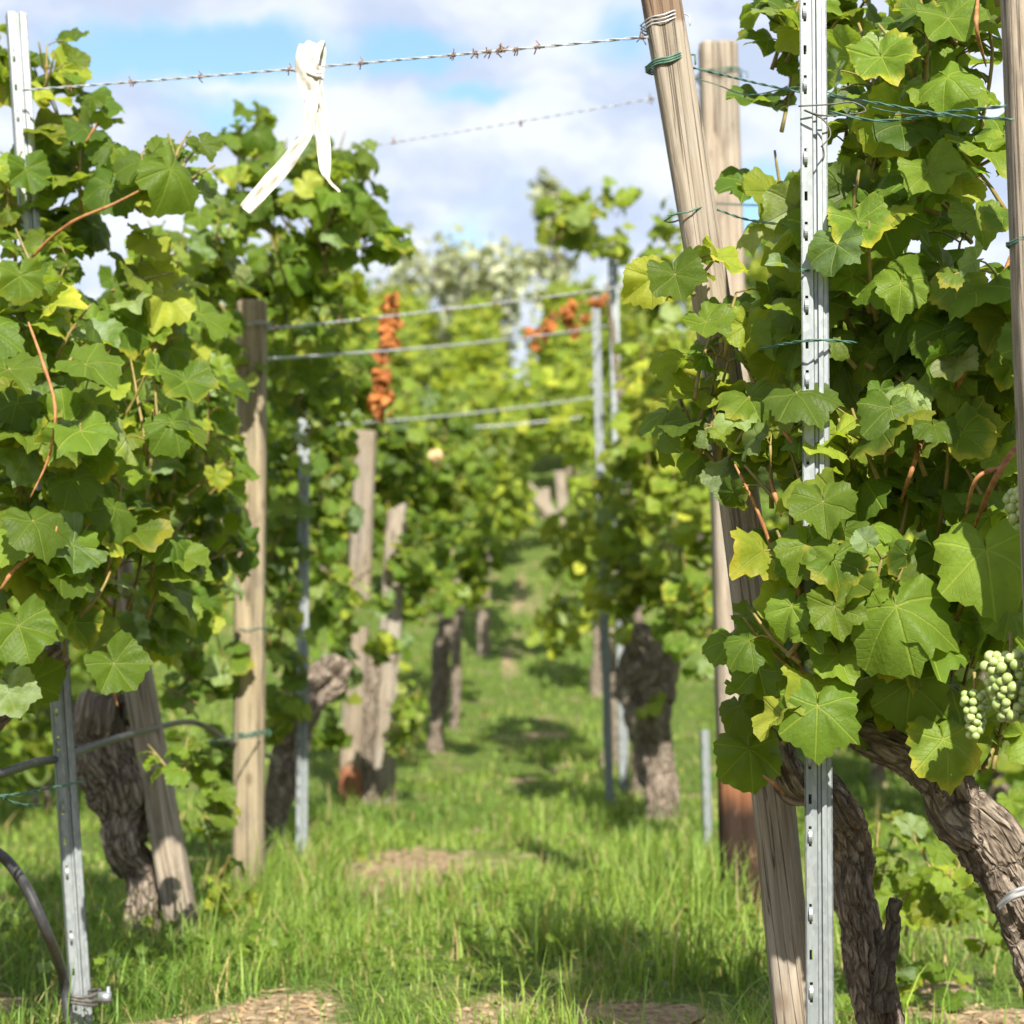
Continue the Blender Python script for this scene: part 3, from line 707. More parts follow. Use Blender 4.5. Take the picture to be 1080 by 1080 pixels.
def ring(base, top, h, r, label, mat, turns=2, wr=.0014, dz=.006, rise=.006, tail=True):
    M = axis_matrix(base, top); a = np.linspace(-.5, turns*2*PI, 30*turns); rg = np.random.default_rng(int(h*1000))
    P = [M @ Vector((r*math.cos(q)*1.02, r*math.sin(q)*1.02, h+dz*q/(2*PI)+rise*math.sin(q+1)+.0015*math.sin(5*q))) for q in a]
    if tail: P += [M @ Vector((r*1.25, -r*.35, h+.012)), M @ Vector((r*1.2, -r*.5, h-.006))]
    mb = MB(); tube(mb, [tuple(p) for p in P], wr, 5); o = mb.build('tie_wire', mat); return tag(o, label, 'wire', 'tie wires on posts')
def hgt(base, top, v, Y): # height along a post where it crosses photo row v
    z = at(700, v, Y).z; return (z-base.z)/((top-base).normalized().z)
ring(R2base, R2top, hgt(R2base, R2top, 30, 3.4), .0365, 'zinc tie wire round the leaning post top at the barbed wire', WIRE, 3)
ring(R2base, R2top, hgt(R2base, R2top, 71, 3.4), .0370, 'green tie wire round the leaning post under its pale band', GREENWIRE, 3, .0018, .004)
ring(R2base, R2top, hgt(R2base, R2top, 228, 3.4), .0385, 'single green tie loop at mid height of the leaning post', GREENWIRE, 1, .0016, .004)
ring(R3base, R3top, hgt(R3base, R3top, 84, R3base.y), .067, 'green tie wire round the flat-topped post', GREENWIRE, 2, .0022, .01)
ring(L3base, L3top, hgt(L3base, L3top, 775, L3base.y), .0565, 'green tie low on the tan left row post', GREENWIRE, 2, .0020)
ring(L3base, L3top, hgt(L3base, L3top, 664, L3base.y), .0555, 'green tie half way up the tan left row post', GREENWIRE, 1, .0016, .003, .003, False)
ring(L3base, L3top, hgt(L3base, L3top, 345, L3base.y), .0545, 'zinc tie at the head of the tan left row post', WIRE, 2, .002)
R0b = on_ground(1122, 2.7); R0t = at(1079, -70, 2.7)
ring(R0b, R0t, hgt(R0b, R0t, 258, 2.7), .037, 'green tie round the right edge post', GREENWIRE, 2, .0016, .003, .003, False)
plain_wire(smooth_path([at(-20, 842, 3.6), at(30, 836, 3.8), at(88, 824, Lb.y-.03)], 8), 'green twisted wire to the leaning metal post above its foot', .0016, GREENWIRE, grp='green coated wires')
plain_wire(smooth_path([at(4, 842, 3.7), at(20, 848, 3.75), at(44, 850, 3.85)], 8), 'loose green wire end hanging beside the leaning metal post', .0014, GREENWIRE, grp='green coated wires')
plain_wire(smooth_path([at(195, 787, 5.6), at(240, 780, 6.3), at(275, 776, L3base.y-.06)], 8), 'green wire between the left stake and the tan post', .0018, GREENWIRE, grp='green coated wires')
# ================================================================== HOSES, CLAMP, RIBBON
def hose(P, r, label):
    mb = MB(); tube(mb, smooth_path(P, 10), r, 12); return tag(mb.build('drip_hose', HOSE), label, 'hose', 'black drip hoses')
hose([at(-60, 880, 3.85), at(-5, 898, 3.9), at(25, 932, 3.92), at(50, 985, 3.94), at(66, 1030, Lb.y-.06), at(72, 1075, Lb.y-.05), at(74, 1100, Lb.y-.02)], .0105, 'thick black hose curving down to the leaning metal post')
hose([at(-60, 828, 3.5), at(0, 816, 3.7), at(38, 804, 4.0), at(66, 799, 4.25), at(120, 780, 4.75), at(190, 762, 5.9), at(216, 766, 6.2), at(244, 783, 6.55), at(290, 800, 7.2)], .0085, 'thin black hose running along behind the thick trunk')
def clamp():
    c = at(84, 1052, Lb.y-.02); root = empty('hose_clamp', c, 'grey wire clamp holding the hose to the leaning metal post', 'clamp')
    mb = MB()
    for dz in (-.009, .0, .009):
        P = [c+Vector((.040*math.cos(q), .034*math.sin(q), dz+.004*math.sin(q*2+dz*90))) for q in np.linspace(0, 2*PI, 32)]
        tube(mb, [tuple(p) for p in P], .0035, 6)
    mb.build('band', DARKWIRE, root, c)
    mb = MB(); s = c+Vector((.045, -.03, .004)); tube(mb, [tuple(s), tuple(s+Vector((.012, 0, .001))), tuple(s+Vector((.024, 0, .002)))], .011, 6)
    tube(mb, [tuple(s+Vector((.018, 0, -.012))), tuple(s+Vector((.018, 0, .022)))], .004, 8); mb.build('screw', ZINC, root, c)
clamp()
def strip(mb, path, widths, side, thick=.0012, seed=0):
    P = smooth_path(path, 10); k = len(P); w = np.interp(np.linspace(0, 1, k), np.linspace(0, 1, len(widths)), widths); T, _, _ = frames(P)
    m = 9; ac = np.linspace(-1, 1, m); rows = []
    for i in range(k):
        s = np.array(side[0])*(1-i/(k-1)) + np.array(side[1])*(i/(k-1)); s -= T[i]*np.dot(s, T[i]); s /= np.linalg.norm(s); nrm = np.cross(T[i], s)
        wr = .10*w[i]*np.sin(ac*4+i*.33+seed) + .07*w[i]*np.sin(ac*7-i*.5+seed)
        rows.append(P[i] + s*(ac*w[i]/2)[:, None] + nrm*wr[:, None])
    V = np.array(rows).reshape(-1, 3); i, j = np.meshgrid(np.arange(k-1), np.arange(m-1), indexing='ij')
    mb.add(V, [np.stack([i*m+j, i*m+j+1, (i+1)*m+j+1, (i+1)*m+j], -1).reshape(-1, 4)])
def ribbon():
    i = int(np.argmin([abs((Vector(p)-at(330, 70, p[1])).x) for p in W1])); Y = W1[i][1]; c = at(330, 72, Y)
    root = empty('ribbon', c, 'white cloth ribbon knotted on the front barbed wire', 'ribbon')
    def done(mb, name):
        o = mb.build(name, CLOTH, root, c); md = o.modifiers.new('thickness', 'SOLIDIFY'); md.thickness = .0016
        s = o.modifiers.new('smooth', 'SUBSURF'); s.levels = s.render_levels = 1
    mb = MB(); strip(mb, [at(331, 112, Y-.006), at(325, 85, Y-.014), at(324, 62, Y-.02), at(329, 48, Y-.012), at(332, 46, Y+.006), at(333, 60, Y+.02), at(331, 85, Y+.012), at(331, 112, Y)],
                     [.024, .042, .046, .042, .040, .040, .034, .02], ((1, 0, .05), (1, .1, .05)), seed=1); done(mb, 'loop')
    mb = MB(); strip(mb, [at(329, 96, Y-.012), at(328, 118, Y-.016), at(325, 140, Y-.014), at(310, 162, Y-.012), at(285, 192, Y-.016), at(258, 222, Y-.02)],
                     [.030, .022, .018, .026, .033, .026], ((1, 0, .1), (.75, 0, -.6)), seed=2); done(mb, 'tail')
    mb = MB(); strip(mb, [at(335, 92, Y+.004), at(338, 120, Y+.006), at(341, 150, Y+.002), at(343, 178, Y), at(347, 190, Y), at(358, 203, Y)],
                     [.02, .026, .028, .022, .006, .004], ((1, 0, 0), (1, .1, .2)), seed=3); done(mb, 'tail')
    mb = MB(); P = [c+Vector((.018*math.cos(q)*(1+.1*math.sin(3*q)), .011*math.sin(q), .004*math.sin(q*2)-.001*q)) for q in np.linspace(0, 4*PI, 40)]
    tube(mb, [tuple(p+Vector((-.004, -.008, -.004))) for p in P], .0042, 7); done(mb, 'knot')
ribbon()
# ================================================================== VINES
GL, GR = 'grapevines of the left row', 'grapevines of the right row'
LO, RO = (.7, -.6, 0), (-.5, -.7, 0)
def P3(*pts): return [at(*p) for p in pts]
# --- right row, foreground
fb = [wb(1000, 120, 3.15, 100, 170, .20), wb(960, 330, 3.15, 110, 150, .2), wb(1060, 330, 3.0, 70, 170, .16), wb(985, 510, 3.1, 110, 110, .18), wb(950, 650, 3.0, 90, 90, .14),
      wb(1050, 640, 3.0, 60, 110, .14), wb(985, 740, 3.02, 60, 50, .12), wb(1040, 10, 3.1, 60, 50, .15), wb(1030, 800, 3.1, 50, 25, .08, 1.5), wb(1085, 400, 3.35, 50, 100, .14)]
r0 = vine('near grapevine at the right edge with grape bunches and slanting trunk', on_ground(1165, 3.12),
     P3((1110, 1020, 3.1), (1062, 920, 3.08), (1020, 850, 3.08), (970, 800, 3.1), (915, 775, 3.14), (870, 740, 3.2)), [.060, .054, .050, .048, .042, .034, .026], fb, 0, .062, 51,
     [(P3((1100, 455, 2.85), (1070, 475, 2.82), (1047, 510, 2.82), (1026, 560, 2.92)), .0062), (P3((1058, 492, 2.82), (1030, 505, 2.80), (1018, 545, 2.86)), .0042), (P3((1068, 265, 2.98), (1056, 298, 2.90), (1044, 340, 3.0)), .0042),
      (P3((1032, -10, 2.98), (1030, 30, 2.90), (1040, 70, 3.0)), .004), (P3((976, 455, 3.05), (962, 495, 2.93), (950, 530, 3.02)), .005), (P3((1000, 425, 3.0), (1020, 388, 2.92), (1036, 360, 3.0)), .0045)],
     GR, (.05, 1.), 3.9, RO, None, .32, [wb(950, 935, 4.5, 62, 108, .22), wb(1040, 940, 4.6, 52, 105, .2)])
def feature(root, rows, seed, name='foliage'):
    """single large leaves the photo shows clearly: (u, v, Y, half size px, tip direction px, normal)"""
    mb = MB(); rg = np.random.default_rng(seed); P, N, T, S = [], [], [], []
    for (u, v, Y, s, du, dv, nr) in rows:
        P.append(at(u, v, Y)); N.append(nr); T.append((du, 0, -dv)); S.append(s*Y/F)
        tube(mb, smooth_path([at(u, v, Y), at(u-du*.2, v-dv*.5-8, Y+.04), at(u-du*.4+6, v-dv*.7-14, Y+.10)], 3), [.002, .0018], 5, 1)
    add_leaves(mb, np.array(P), np.array(N, float), np.array(T, float), np.array(S), 0, (.35, .8), 0, rg)
    o = mb.build('large_leaves', [LEAF, CANEG], root, root.location)
feature(r0, [(945, 640, 2.86, 68, .25, 1, (-.25, -.8, .5)), (1040, 580, 2.84, 70, .1, .9, (-.2, -.8, .5)), (868, 530, 2.90, 44, .1, 1, (-.2, -.8, .6)), (905, 585, 2.92, 40, .1, 1, (0, -.9, .4)),
             (960, 720, 2.93, 50, -.1, 1, (-.1, -.8, .1)), (995, 780, 2.93, 50, .1, 1, (.2, -.8, .3)), (940, 430, 2.95, 46, .1, 1, (-.1, -.8, .5)), (1010, 300, 2.95, 38, -.1, 1, (-.2, -.8, .5)),
             (950, 300, 2.97, 36, -.1, 1, (0, -.8, .5)), (980, 180, 2.97, 42, .3, 1, (-.2, -.8, .5)), (1015, 455, 2.93, 42, .4, .8, (-.1, -.7, .7)), (930, 60, 3.0, 44, .3, 1, (-.2, -.8, .4)),
             (1000, 20, 2.97, 44, .3, 1, (-.1, -.8, .5)), (1030, 230, 2.95, 40, .1, 1, (0, -.8, .5)), (905, 235, 2.99, 42, .2, 1, (-.1, -.8, .5))], 4)
bunch(r0, at(1066, 690, 2.76), .033, .085, r0.location, 1); bunch(r0, at(1028, 732, 2.80), .014, .052, r0.location, 2, .006); bunch(r0, at(1080, 520, 2.78), .024, .05, r0.location, 3)
mb = MB(); strip(mb, P3((1052, 958, 3.02), (1066, 945, 3.0), (1084, 938, 3.0)), [.008, .012, .014], ((0, 0, 1), (0, .2, 1))); tg = mb.build('tie_tape', TAPE, r0, r0.location); tg.modifiers.new('t', 'SOLIDIFY').thickness = .001
# --- right row, vine behind the metal post (its leaf cluster hangs out into the alley)
fb = [wb(775, 440, 3.3, 75, 80, .13), wb(790, 475, 3.22, 40, 24, .06, 2.2), wb(860, 610, 3.0, 50, 50, .06, 2.4), wb(905, 640, 2.96, 50, 70, .06, 1.8), wb(720, 290, 3.28, 26, 40, .05, 2.2), wb(760, 350, 3.3, 35, 50, .08, 2.4), wb(845, 520, 3.14, 55, 80, .12), wb(832, 610, 3.2, 24, 40, .08, 1.6), wb(800, 690, 3.2, 38, 36, .08, 2.2),
      wb(792, 765, 3.2, 28, 38, .06, 2.), wb(850, 690, 3.0, 45, 50, .08, 2.2), wb(845, 765, 2.97, 42, 40, .06, 2), wb(832, 60, 3.5, 24, 110, .1), wb(836, 215, 3.5, 22, 80, .1), wb(885, 40, 3.5, 40, 70, .12), wb(900, 200, 3.45, 40, 120, .15, 2.4), wb(915, 400, 3.3, 60, 110, .15)]
r1 = vine('near grapevine whose leaf cluster hangs round the bright metal post', on_ground(945, 3.36),
     P3((922, 1060, 3.36), (904, 950, 3.34), (893, 880, 3.32), (868, 840, 3.28), (832, 812, 3.26), (812, 760, 3.27), (798, 700, 3.3)), [.046, .038, .034, .034, .032, .030, .024, .014], fb, 0, .057, 52,
     [(P3((775, 490, 3.12), (795, 530, 3.1), (812, 575, 3.1), (815, 610, 3.12)), .0038), (P3((826, 455, 3.05), (838, 470, 3.04), (850, 488, 3.04)), .0042), (P3((812, 505, 3.08), (818, 525, 3.07), (824, 545, 3.07)), .0042),
      (P3((842, 615, 2.96), (843, 630, 2.96), (842, 650, 2.97)), .0045), (P3((805, 818, 3.1), (818, 828, 3.08), (828, 838, 3.08)), .004), (P3((845, 655, 2.96), (838, 680, 2.96), (850, 720, 2.96)), .0035), (P3((928, 480, 3.0), (962, 470, 2.98)), .003)],
     GR, (.1, 1.), 3.5, RO)
feature(r1, [(850, 575, 2.90, 40, -.3, 1, (-.1, -.8, .5)), (878, 590, 2.89, 44, .2, 1, (.1, -.8, .5)), (835, 640, 2.92, 34, -.4, 1, (-.3, -.8, .3)), (880, 640, 2.88, 38, .1, 1, (0, -.9, .3)), (862, 745, 2.90, 52, -.05, 1, (-.1, -.9, .35)), (885, 690, 2.93, 40, .3, 1, (-.2, -.8, .5)), (712, 290, 3.2, 38, .2, 1, (-.1, -.8, .4)), (745, 340, 3.2, 34, .5, .8, (0, -.7, .6)), (790, 420, 3.18, 46, .3, .8, (-.2, -.7, .7)),
             (840, 415, 3.0, 46, .3, .8, (-.2, -.6, .8)), (770, 500, 3.2, 36, -.3, 1, (-.2, -.8, .5)), (810, 470, 3.15, 34, .2, 1, (0, -.7, .6)), (800, 705, 3.1, 40, .3, 1, (-.3, -.8, .4)), (790, 790, 3.15, 44, .1, 1, (0, -.9, .2)), (780, 745, 3.12, 30, .3, 1, (-.3, -.8, .4))], 6)
bunch(r1, at(862, 695, 2.96), .010, .028, r1.location, 4, .0075)
trunk(r1, P3((928, 1062, 3.32), (936, 1010, 3.30), (941, 975, 3.29), (943, 950, 3.28)), [.022, .016, .012, .011], r1.location, 77, 36, .2, 'stub', TREEBARK)
# --- left row, foreground
fb = [wb(70, 470, 3.85, 120, 110, .2), wb(20, 350, 3.9, 70, 100, .2), wb(30, 620, 3.85, 95, 100, .2), wb(110, 600, 3.95, 70, 90, .18), wb(110, 330, 4.2, 80, 100, .2), wb(20, 240, 4.3, 60, 90, .2), wb(10, 90, 4.35, 34, 60, .12), wb(60, 175, 4.3, 45, 60, .12, 2.6),
      wb(120, 200, 4.15, 60, 55, .12), wb(185, 185, 4.1, 36, 42, .08, 2.6), wb(10, 740, 3.85, 30, 30, .08, 1.8), wb(170, 470, 4.95, 60, 110, .16), wb(45, 85, 4.35, 24, 40, .08, 2), wb(85, 140, 4.4, 30, 30, .1, 1.6)]
l0 = vine('near grapevine at the left edge round the leaning metal post', on_ground(-95, 4.0), P3((-80, 900, 4.0), (-50, 800, 4.02), (-10, 740, 4.05), (60, 690, 4.1)), [.07, .06, .055, .045, .03], fb, 0, .063, 61,
     [(P3((30, 340, 3.65), (46, 385, 3.62), (58, 430, 3.6), (52, 480, 3.6), (32, 525, 3.6)), .0042), (P3((0, 622, 3.6), (18, 598, 3.6), (42, 582, 3.6)), .0046), (P3((-10, 330, 4.0), (35, 270, 4.0), (75, 235, 3.95), (120, 215, 3.95), (178, 185, 3.95)), .0045),
      (P3((52, 590, 3.6), (56, 575, 3.6), (60, 555, 3.6)), .005), (P3((90, 150, 4.0), (98, 138, 4.0), (102, 130, 4.0)), .003)], GL, (.1, 1.), 3.2, LO)
feature(l0, [(180, 178, 3.92, 46, .7, .6, (.5, -.7, .3)), (150, 170, 3.98, 36, -.1, 1, (-.3, -.7, .8)), (85, 455, 3.58, 44, .2, 1, (.1, -.5, .9)), (35, 550, 3.58, 42, .2, 1, (.4, -.7, .7)),
             (90, 385, 3.6, 44, .6, .6, (.2, -.6, .7)), (20, 660, 3.6, 44, .3, 1, (.1, -.8, .5)), (10, 730, 3.62, 36, .3, 1, (.1, -.8, .5)), (10, 390, 3.62, 44, .3, .8, (.1, -.6, .9)), (120, 700, 3.65, 40, .5, .8, (.2, -.8, .4))], 8)
fb = [wb(180, 400, 5.2, 62, 110, .22), wb(185, 560, 5.2, 52, 100, .2), wb(140, 670, 5.0, 60, 50, .15), wb(190, 660, 5.3, 42, 44, .15, 2.4), wb(110, 420, 5.4, 90, 140, .2), wb(200, 280, 5.6, 60, 70, .2), wb(190, 735, 5.1, 36, 28, .08, 1.6)]
b = ground_hit(152, 1002)
l1 = vine('left row grapevine with thick bulging trunk beside the leaning stake', b, P3((146, 930, b.y), (130, 860, b.y), (116, 805, b.y), (106, 765, b.y), (114, 735, b.y+.03)), [.038, .050, .072, .086, .080, .05], fb, 0, .064, 71,
     [(P3((128, 690, 4.85), (120, 720, 4.85), (124, 745, 4.85)), .005)], GL, (.05, 1.), 3.2, LO, None, .36,
     [wb(190, 800, 4.9, 26, 40, .07), wb(232, 855, 5.6, 24, 50, .07), wb(238, 945, 5.5, 16, 34, .06)])
fb = [wb(310, 235, 6.2, 70, 90, .25), wb(250, 310, 7.1, 70, 70, .2), wb(225, 330, 6.3, 26, 60, .15), wb(365, 250, 6.4, 50, 60, .18), wb(345, 165, 6.3, 32, 40, .12), wb(270, 160, 6.2, 26, 40, .1), wb(405, 275, 6.4, 28, 30, .1, 2.2), wb(320, 400, 7.5, 34, 100, .22), wb(222, 500, 6.4, 24, 70, .12), wb(212, 640, 6.4, 30, 70, .15), wb(330, 310, 7.1, 56, 60, .2), wb(262, 410, 6.58, 18, 20, .04, 1.6), wb(292, 660, 7.4, 20, 46, .1, 2.2), wb(222, 715, 6.6, 30, 56, .14, 2.6), wb(292, 750, 7.9, 24, 50, .12, 2.2), wb(215, 810, 7.4, 30, 60, .14, 2.4)]
vine('left row grapevine rising in a bushy head above the tan wooden post', on_ground(266, 7.2), P3((268, 850, 7.2), (266, 740, 7.2), (268, 640, 7.2)), [.038, .034, .036, .025], fb, 0, .062, 81, [], GL, (.05, 1.), 3.2, LO)
fb = [wb(294, 560, 8.0, 22, 130, .2), wb(342, 480, 8.9, 28, 140, .2), wb(342, 640, 8.8, 28, 60, .2), wb(298, 480, 8.8, 40, 100, .2), wb(300, 700, 7.8, 26, 26, .1, 2), wb(350, 350, 8.6, 34, 60, .2)]
b = ground_hit(292, 898)
vine('left row grapevine with dark slanting trunk behind the tan post', b, P3((292, 850, b.y), (304, 790, b.y), (318, 750, b.y), (345, 715, b.y), (360, 690, b.y)), [.045, .05, .075, .09, .08, .04], fb, 1, .060, 91, [], GL, (.05, 1.), 3.2, LO)
fb = [wb(410, 480, 12.4, 40, 70, .25), wb(395, 560, 12.6, 34, 60, .25), wb(375, 410, 12.4, 40, 60, .25), wb(442, 600, 11.8, 24, 60, .25), wb(345, 560, 12, 20, 100, .2), wb(395, 640, 10.6, 24, 20, .15, 2), wb(345, 700, 10.9, 24, 60, .2, 2.4), wb(340, 790, 10.9, 20, 36, .15, 2.2), wb(400, 690, 11.0, 26, 24, .12, 1.8)]
b = ground_hit(385, 848)
vine('left row grapevine between the reddish-footed post and the broken post', b, P3((386, 800, b.y), (390, 740, b.y), (395, 680, b.y)), [.05, .05, .06, .04], fb, 1, .066, 101, [], GL, (.1, 1.), 3.2, LO, None, .32, [wb(428, 760, 11.6, 16, 56, .12, 2.4)])
fb = [wb(455, 520, 13, 40, 80, .3), wb(440, 640, 13, 40, 40, .25), wb(450, 440, 13, 40, 50, .3), wb(490, 580, 14, 36, 60, .3), wb(480, 500, 14.5, 40, 60, .3)]
b = ground_hit(461, 793)
vine('left row grapevine on a straight dark trunk next to the sunny grass', b, P3((462, 745, b.y), (466, 690, b.y), (470, 640, b.y)), [.05, .06, .06, .05], fb, 1, .068, 111, [], GL, (.1, 1.), 3.2, LO)
fb = [wb(508, 540, 16.5, 36, 60, .4), wb(500, 460, 16.5, 44, 60, .4), wb(492, 630, 16, 24, 30, .2, 2.6)]
b = on_ground(480, 16.5)
vine('left row grapevine just past the straight dark trunk', b, P3((482, 680, 16.5), (486, 610, 16.5)), [.04, .04, .04], fb, 2, .075, 121, [], GL, (.2, 1.), 3.2, LO, LEAFY)
fb = [wb(528, 510, 20, 34, 60, .5), wb(530, 430, 20, 50, 44, .5), wb(560, 440, 21, 40, 50, .5), wb(520, 560, 20, 20, 30, .3), wb(560, 455, 24, 50, 40, .5), wb(536, 530, 24, 20, 55, .4)]
vine('last near grapevine of the left row before the hillside', on_ground(508, 20), P3((510, 600, 20), (512, 560, 20)), [.07, .07, .05], fb, 2, .085, 131, [], GL, (.3, 1.), 3.2, LO, LEAFY)
# --- right row beyond the posts
fb = [wb(700, 480, 10, 60, 90, .3), wb(655, 560, 10.6, 40, 90, .25), wb(730, 560, 9.6, 40, 80, .25), wb(690, 620, 10.6, 60, 44, .22), wb(640, 640, 10.9, 26, 30, .15, 2), wb(694, 672, 10.25, 40, 20, .08, 2), wb(722, 380, 9.8, 40, 60, .25), wb(690, 400, 10.4, 34, 50, .2)]
b = ground_hit(702, 862)
vine('right row grapevine with gnarled thick-headed trunk beside two metal posts', b, P3((692, 812, b.y), (684, 766, b.y), (680, 722, b.y), (690, 692, b.y), (668, 664, b.y)), [.085, .10, .115, .15, .14, .06], fb, 1, .064, 141,
     [(P3((700, 640, 10.2), (706, 600, 10.2), (704, 570, 10.2)), .006)], GR, (.3, 1.), 3.0, RO, LEAFY, .4, [wb(690, 748, 10.4, 14, 14, .06)])  # brighter leaf colour here makes up for the shade on this vine
fb = [wb(618, 245, 11.8, 44, 34, .25), wb(640, 262, 12.4, 24, 24, .15), wb(600, 230, 11.9, 24, 24, .15, 2.2), wb(640, 215, 11.9, 28, 18, .15, 2), wb(705, 290, 10.5, 20, 80, .18, 2.4)]
fb += [wb(700, 320, 12.8, 40, 50, .25), wb(672, 420, 13, 36, 60, .25)]
vine('right row grapevine with a leafy head standing clear against the clouds', on_ground(676, 12.2), P3((676, 760, 12.2), (672, 680, 12.2), (668, 560, 12.1), (655, 420, 12), (640, 300, 11.9)), [.06, .055, .05, .03, .02, .012], fb, 1, .072, 151, [], GR, (.2, .9), 2.8, RO, LEAFY)  # same brighter leaf colour, sunlight painted into the head
fb = [wb(815, 330, 9, 30, 90, .25), wb(820, 260, 9.2, 22, 40, .2, 2.2), wb(775, 430, 8.6, 34, 80, .2, 1.6), wb(735, 640, 8.9, 34, 60, .2, 2.4), wb(730, 700, 8.8, 24, 40, .15, 1.5)]
vine('right row grapevine behind the flat-topped post and its leafy neighbours', on_ground(800, 8.9), P3((798, 760, 8.9), (790, 660, 8.9), (780, 560, 8.9)), [.05, .05, .06, .03], fb, 1, .060, 161, [], GR, (.1, 1.), 3.0, RO)
fb = [wb(630, 470, 14, 46, 60, .35), wb(625, 580, 14, 46, 60, .35), wb(600, 655, 14.2, 40, 40, .3, 2.4), wb(640, 650, 13.6, 34, 30, .2), wb(580, 690, 13.8, 22, 14, .15, 2)]
vine('right row grapevine with yellowish low shoots leaning into the alley', on_ground(645, 14), P3((645, 740, 14), (642, 680, 14), (636, 620, 14)), [.07, .06, .07, .04], fb, 2, .075, 171, [], GR, (.4, 1.), 3.0, RO, LEAFY)
fb = [wb(595, 435, 18, 48, 50, .5), wb(638, 520, 17.5, 30, 60, .4), wb(560, 430, 19, 40, 44, .4), wb(630, 590, 17.5, 22, 30, .3)]
vine('right row grapevine whose crown closes over the alley end', on_ground(632, 18), P3((632, 660, 18), (628, 600, 18), (610, 520, 18)), [.07, .06, .06, .04], fb, 2, .085, 181, [], GR, (.3, 1.), 3.0, RO, LEAFY)
# --- neighbouring rows seen through the gaps, and the rows on the hillside: copies of three simple vines
def far_vine(seed, w, h, sz, mat, low=False):
    root = empty('grapevine', (0, 0, 0), 'far grapevine', 'grapevine'); rg = np.random.default_rng(seed)
    path = [Vector((0, 0, -.08)), Vector((.03, 0, .35)), Vector((-.03, .02, .7)), Vector((.06, 0, 1.0))]
    trunk(root, path, [.055, .05, .055, .03], (0, 0, 0), seed, 14)
    mb = MB(); bl = [((rg.normal(0, .1), rg.normal(0, .25), .75+h*.5*rg.uniform(.8, 1.1)), (w, .5, h*.5)), ((rg.normal(0, .1), .4, .8), (w*1.1, .4, .3)), ((rg.normal(0, .1), -.4, 1.0), (w, .4, .45)), ((0, .1, .75+h*.85), (w*.7, .4, .3), 2.2)] + ([((0, -.2, .42), (w*.9, .5, .34), 2.6), ((0, .4, .3), (w*.8, .4, .26), 2.4)] if low else [])
    foliage(mb, bl, 2, sz, seed, 3.0, (.25, 1.)); mb.build('foliage', [mat, CANEG], root); return root
protos = [far_vine(900+i, .36, 1.15, .095, LEAFY) for i in range(3)]
protos_n = [far_vine(920+i, .30, 1.15, .070, LEAF, True) for i in range(2)]
used = set()
def put(kind, x, y, label, group, s=1.):
    src = (protos_n if kind else protos)[int(abs(x*7+y*3)) % (2 if kind else 3)]
    o = src if src.name not in used else copy_tree(src); used.add(src.name)
    o.location = (x, y, float(gz(x, y))); o.rotation_euler = (0, 0, random.choice([0, PI])+random.uniform(-.25, .25)); k = s*random.uniform(.9, 1.12); o.scale = (k, k, k)
    tag(o, label, None, group)
for y in (9.5, 11.2, 12.9, 14.6, 16.3, 18):
    put(1, 2.15+random.uniform(-.08, .08), y, 'shaded grapevine in the neighbouring row behind the right row', 'grapevines of the next row on the right')
for y in (6.4, 8.0, 9.6, 11.2, 12.9):
    put(1, -2.65+random.uniform(-.08, .08), y, 'shaded grapevine in the neighbouring row behind the left row', 'grapevines of the next row on the left')
HG = 'grapevines on the far hillside'; HL = 'blurred yellow-green grapevine in the rows up the far hillside'
for y in np.arange(24, 47.5, 2.3):
    for x in np.arange(-9.1, 12, 1.55):
        xx = x + .4; p = at(540, 400, y)
        u = 540 + (xx/y)*F + 20
        if y < 27 and 535 < u < 640: continue
        if u < 120 or u > 1040: continue
        put(0, xx+random.uniform(-.15, .15), y+random.uniform(-.3, .3), HL, HG, 1.12)
for q in protos+protos_n:
    if q.name not in used: raise RuntimeError('unused prototype')
# ================================================================== WITHERED SHOOTS
def withered(label, pts, n, size, seed, spread):
    rg = np.random.default_rng(seed); root = empty('withered_shoot', pts[0], label, 'dry shoot', 'orange withered shoots on the wire'); P = smooth_path(pts, 12)
    mb = MB(); tube(mb, P, .004, 5); mb.build('stem', CANE, root, pts[0])
    i = rg.integers(0, len(P), n); pos = P[i]+rg.normal(0, 1, (n, 3))*np.array(spread)
    mb = MB(); add_leaves(mb, pos, rg.normal(0, 1, (n, 3))+np.array([0, -.9, .5]), rg.normal(0, 1, (n, 3))+np.array([0, 0, -.8]), size*rg.uniform(.6, 1.2, n), 'dry', (.2, 1.), 0, rg)
    mb.build('dry_leaves', DRY, root, pts[0])
Yw = 9.0
withered('orange withered shoot hanging straight down from the wire at left centre', P3((413, 322, Yw), (409, 350, Yw), (406, 385, Yw), (400, 420, Yw), (400, 440, Yw)), 64, .038, 5, (.020, .02, .03))
withered('orange withered shoot lying along the wire near the metal posts', P3((640, 312, 10.8), (600, 325, 10.7), (575, 345, 10.6), (560, 362, 10.6)), 26, .042, 6, (.035, .03, .018))
withered('small orange dry leaves on the wire beside the metal posts', P3((628, 330, 10.8), (612, 340, 10.8), (604, 348, 10.8)), 12, .03, 7, (.03, .02, .014))
mb = MB(); add_leaves(mb, np.array([at(459, 478, 11.8)]), np.array([[0, -.9, .3]]), np.array([[.1, 0, -1.]]), np.array([.050]), 'dry', (.9, 1.), 0); yl = mb.build('dry_leaf', PEACH)
tag(yl, 'single pale peach dry leaf caught in the left row foliage', 'dry leaf')
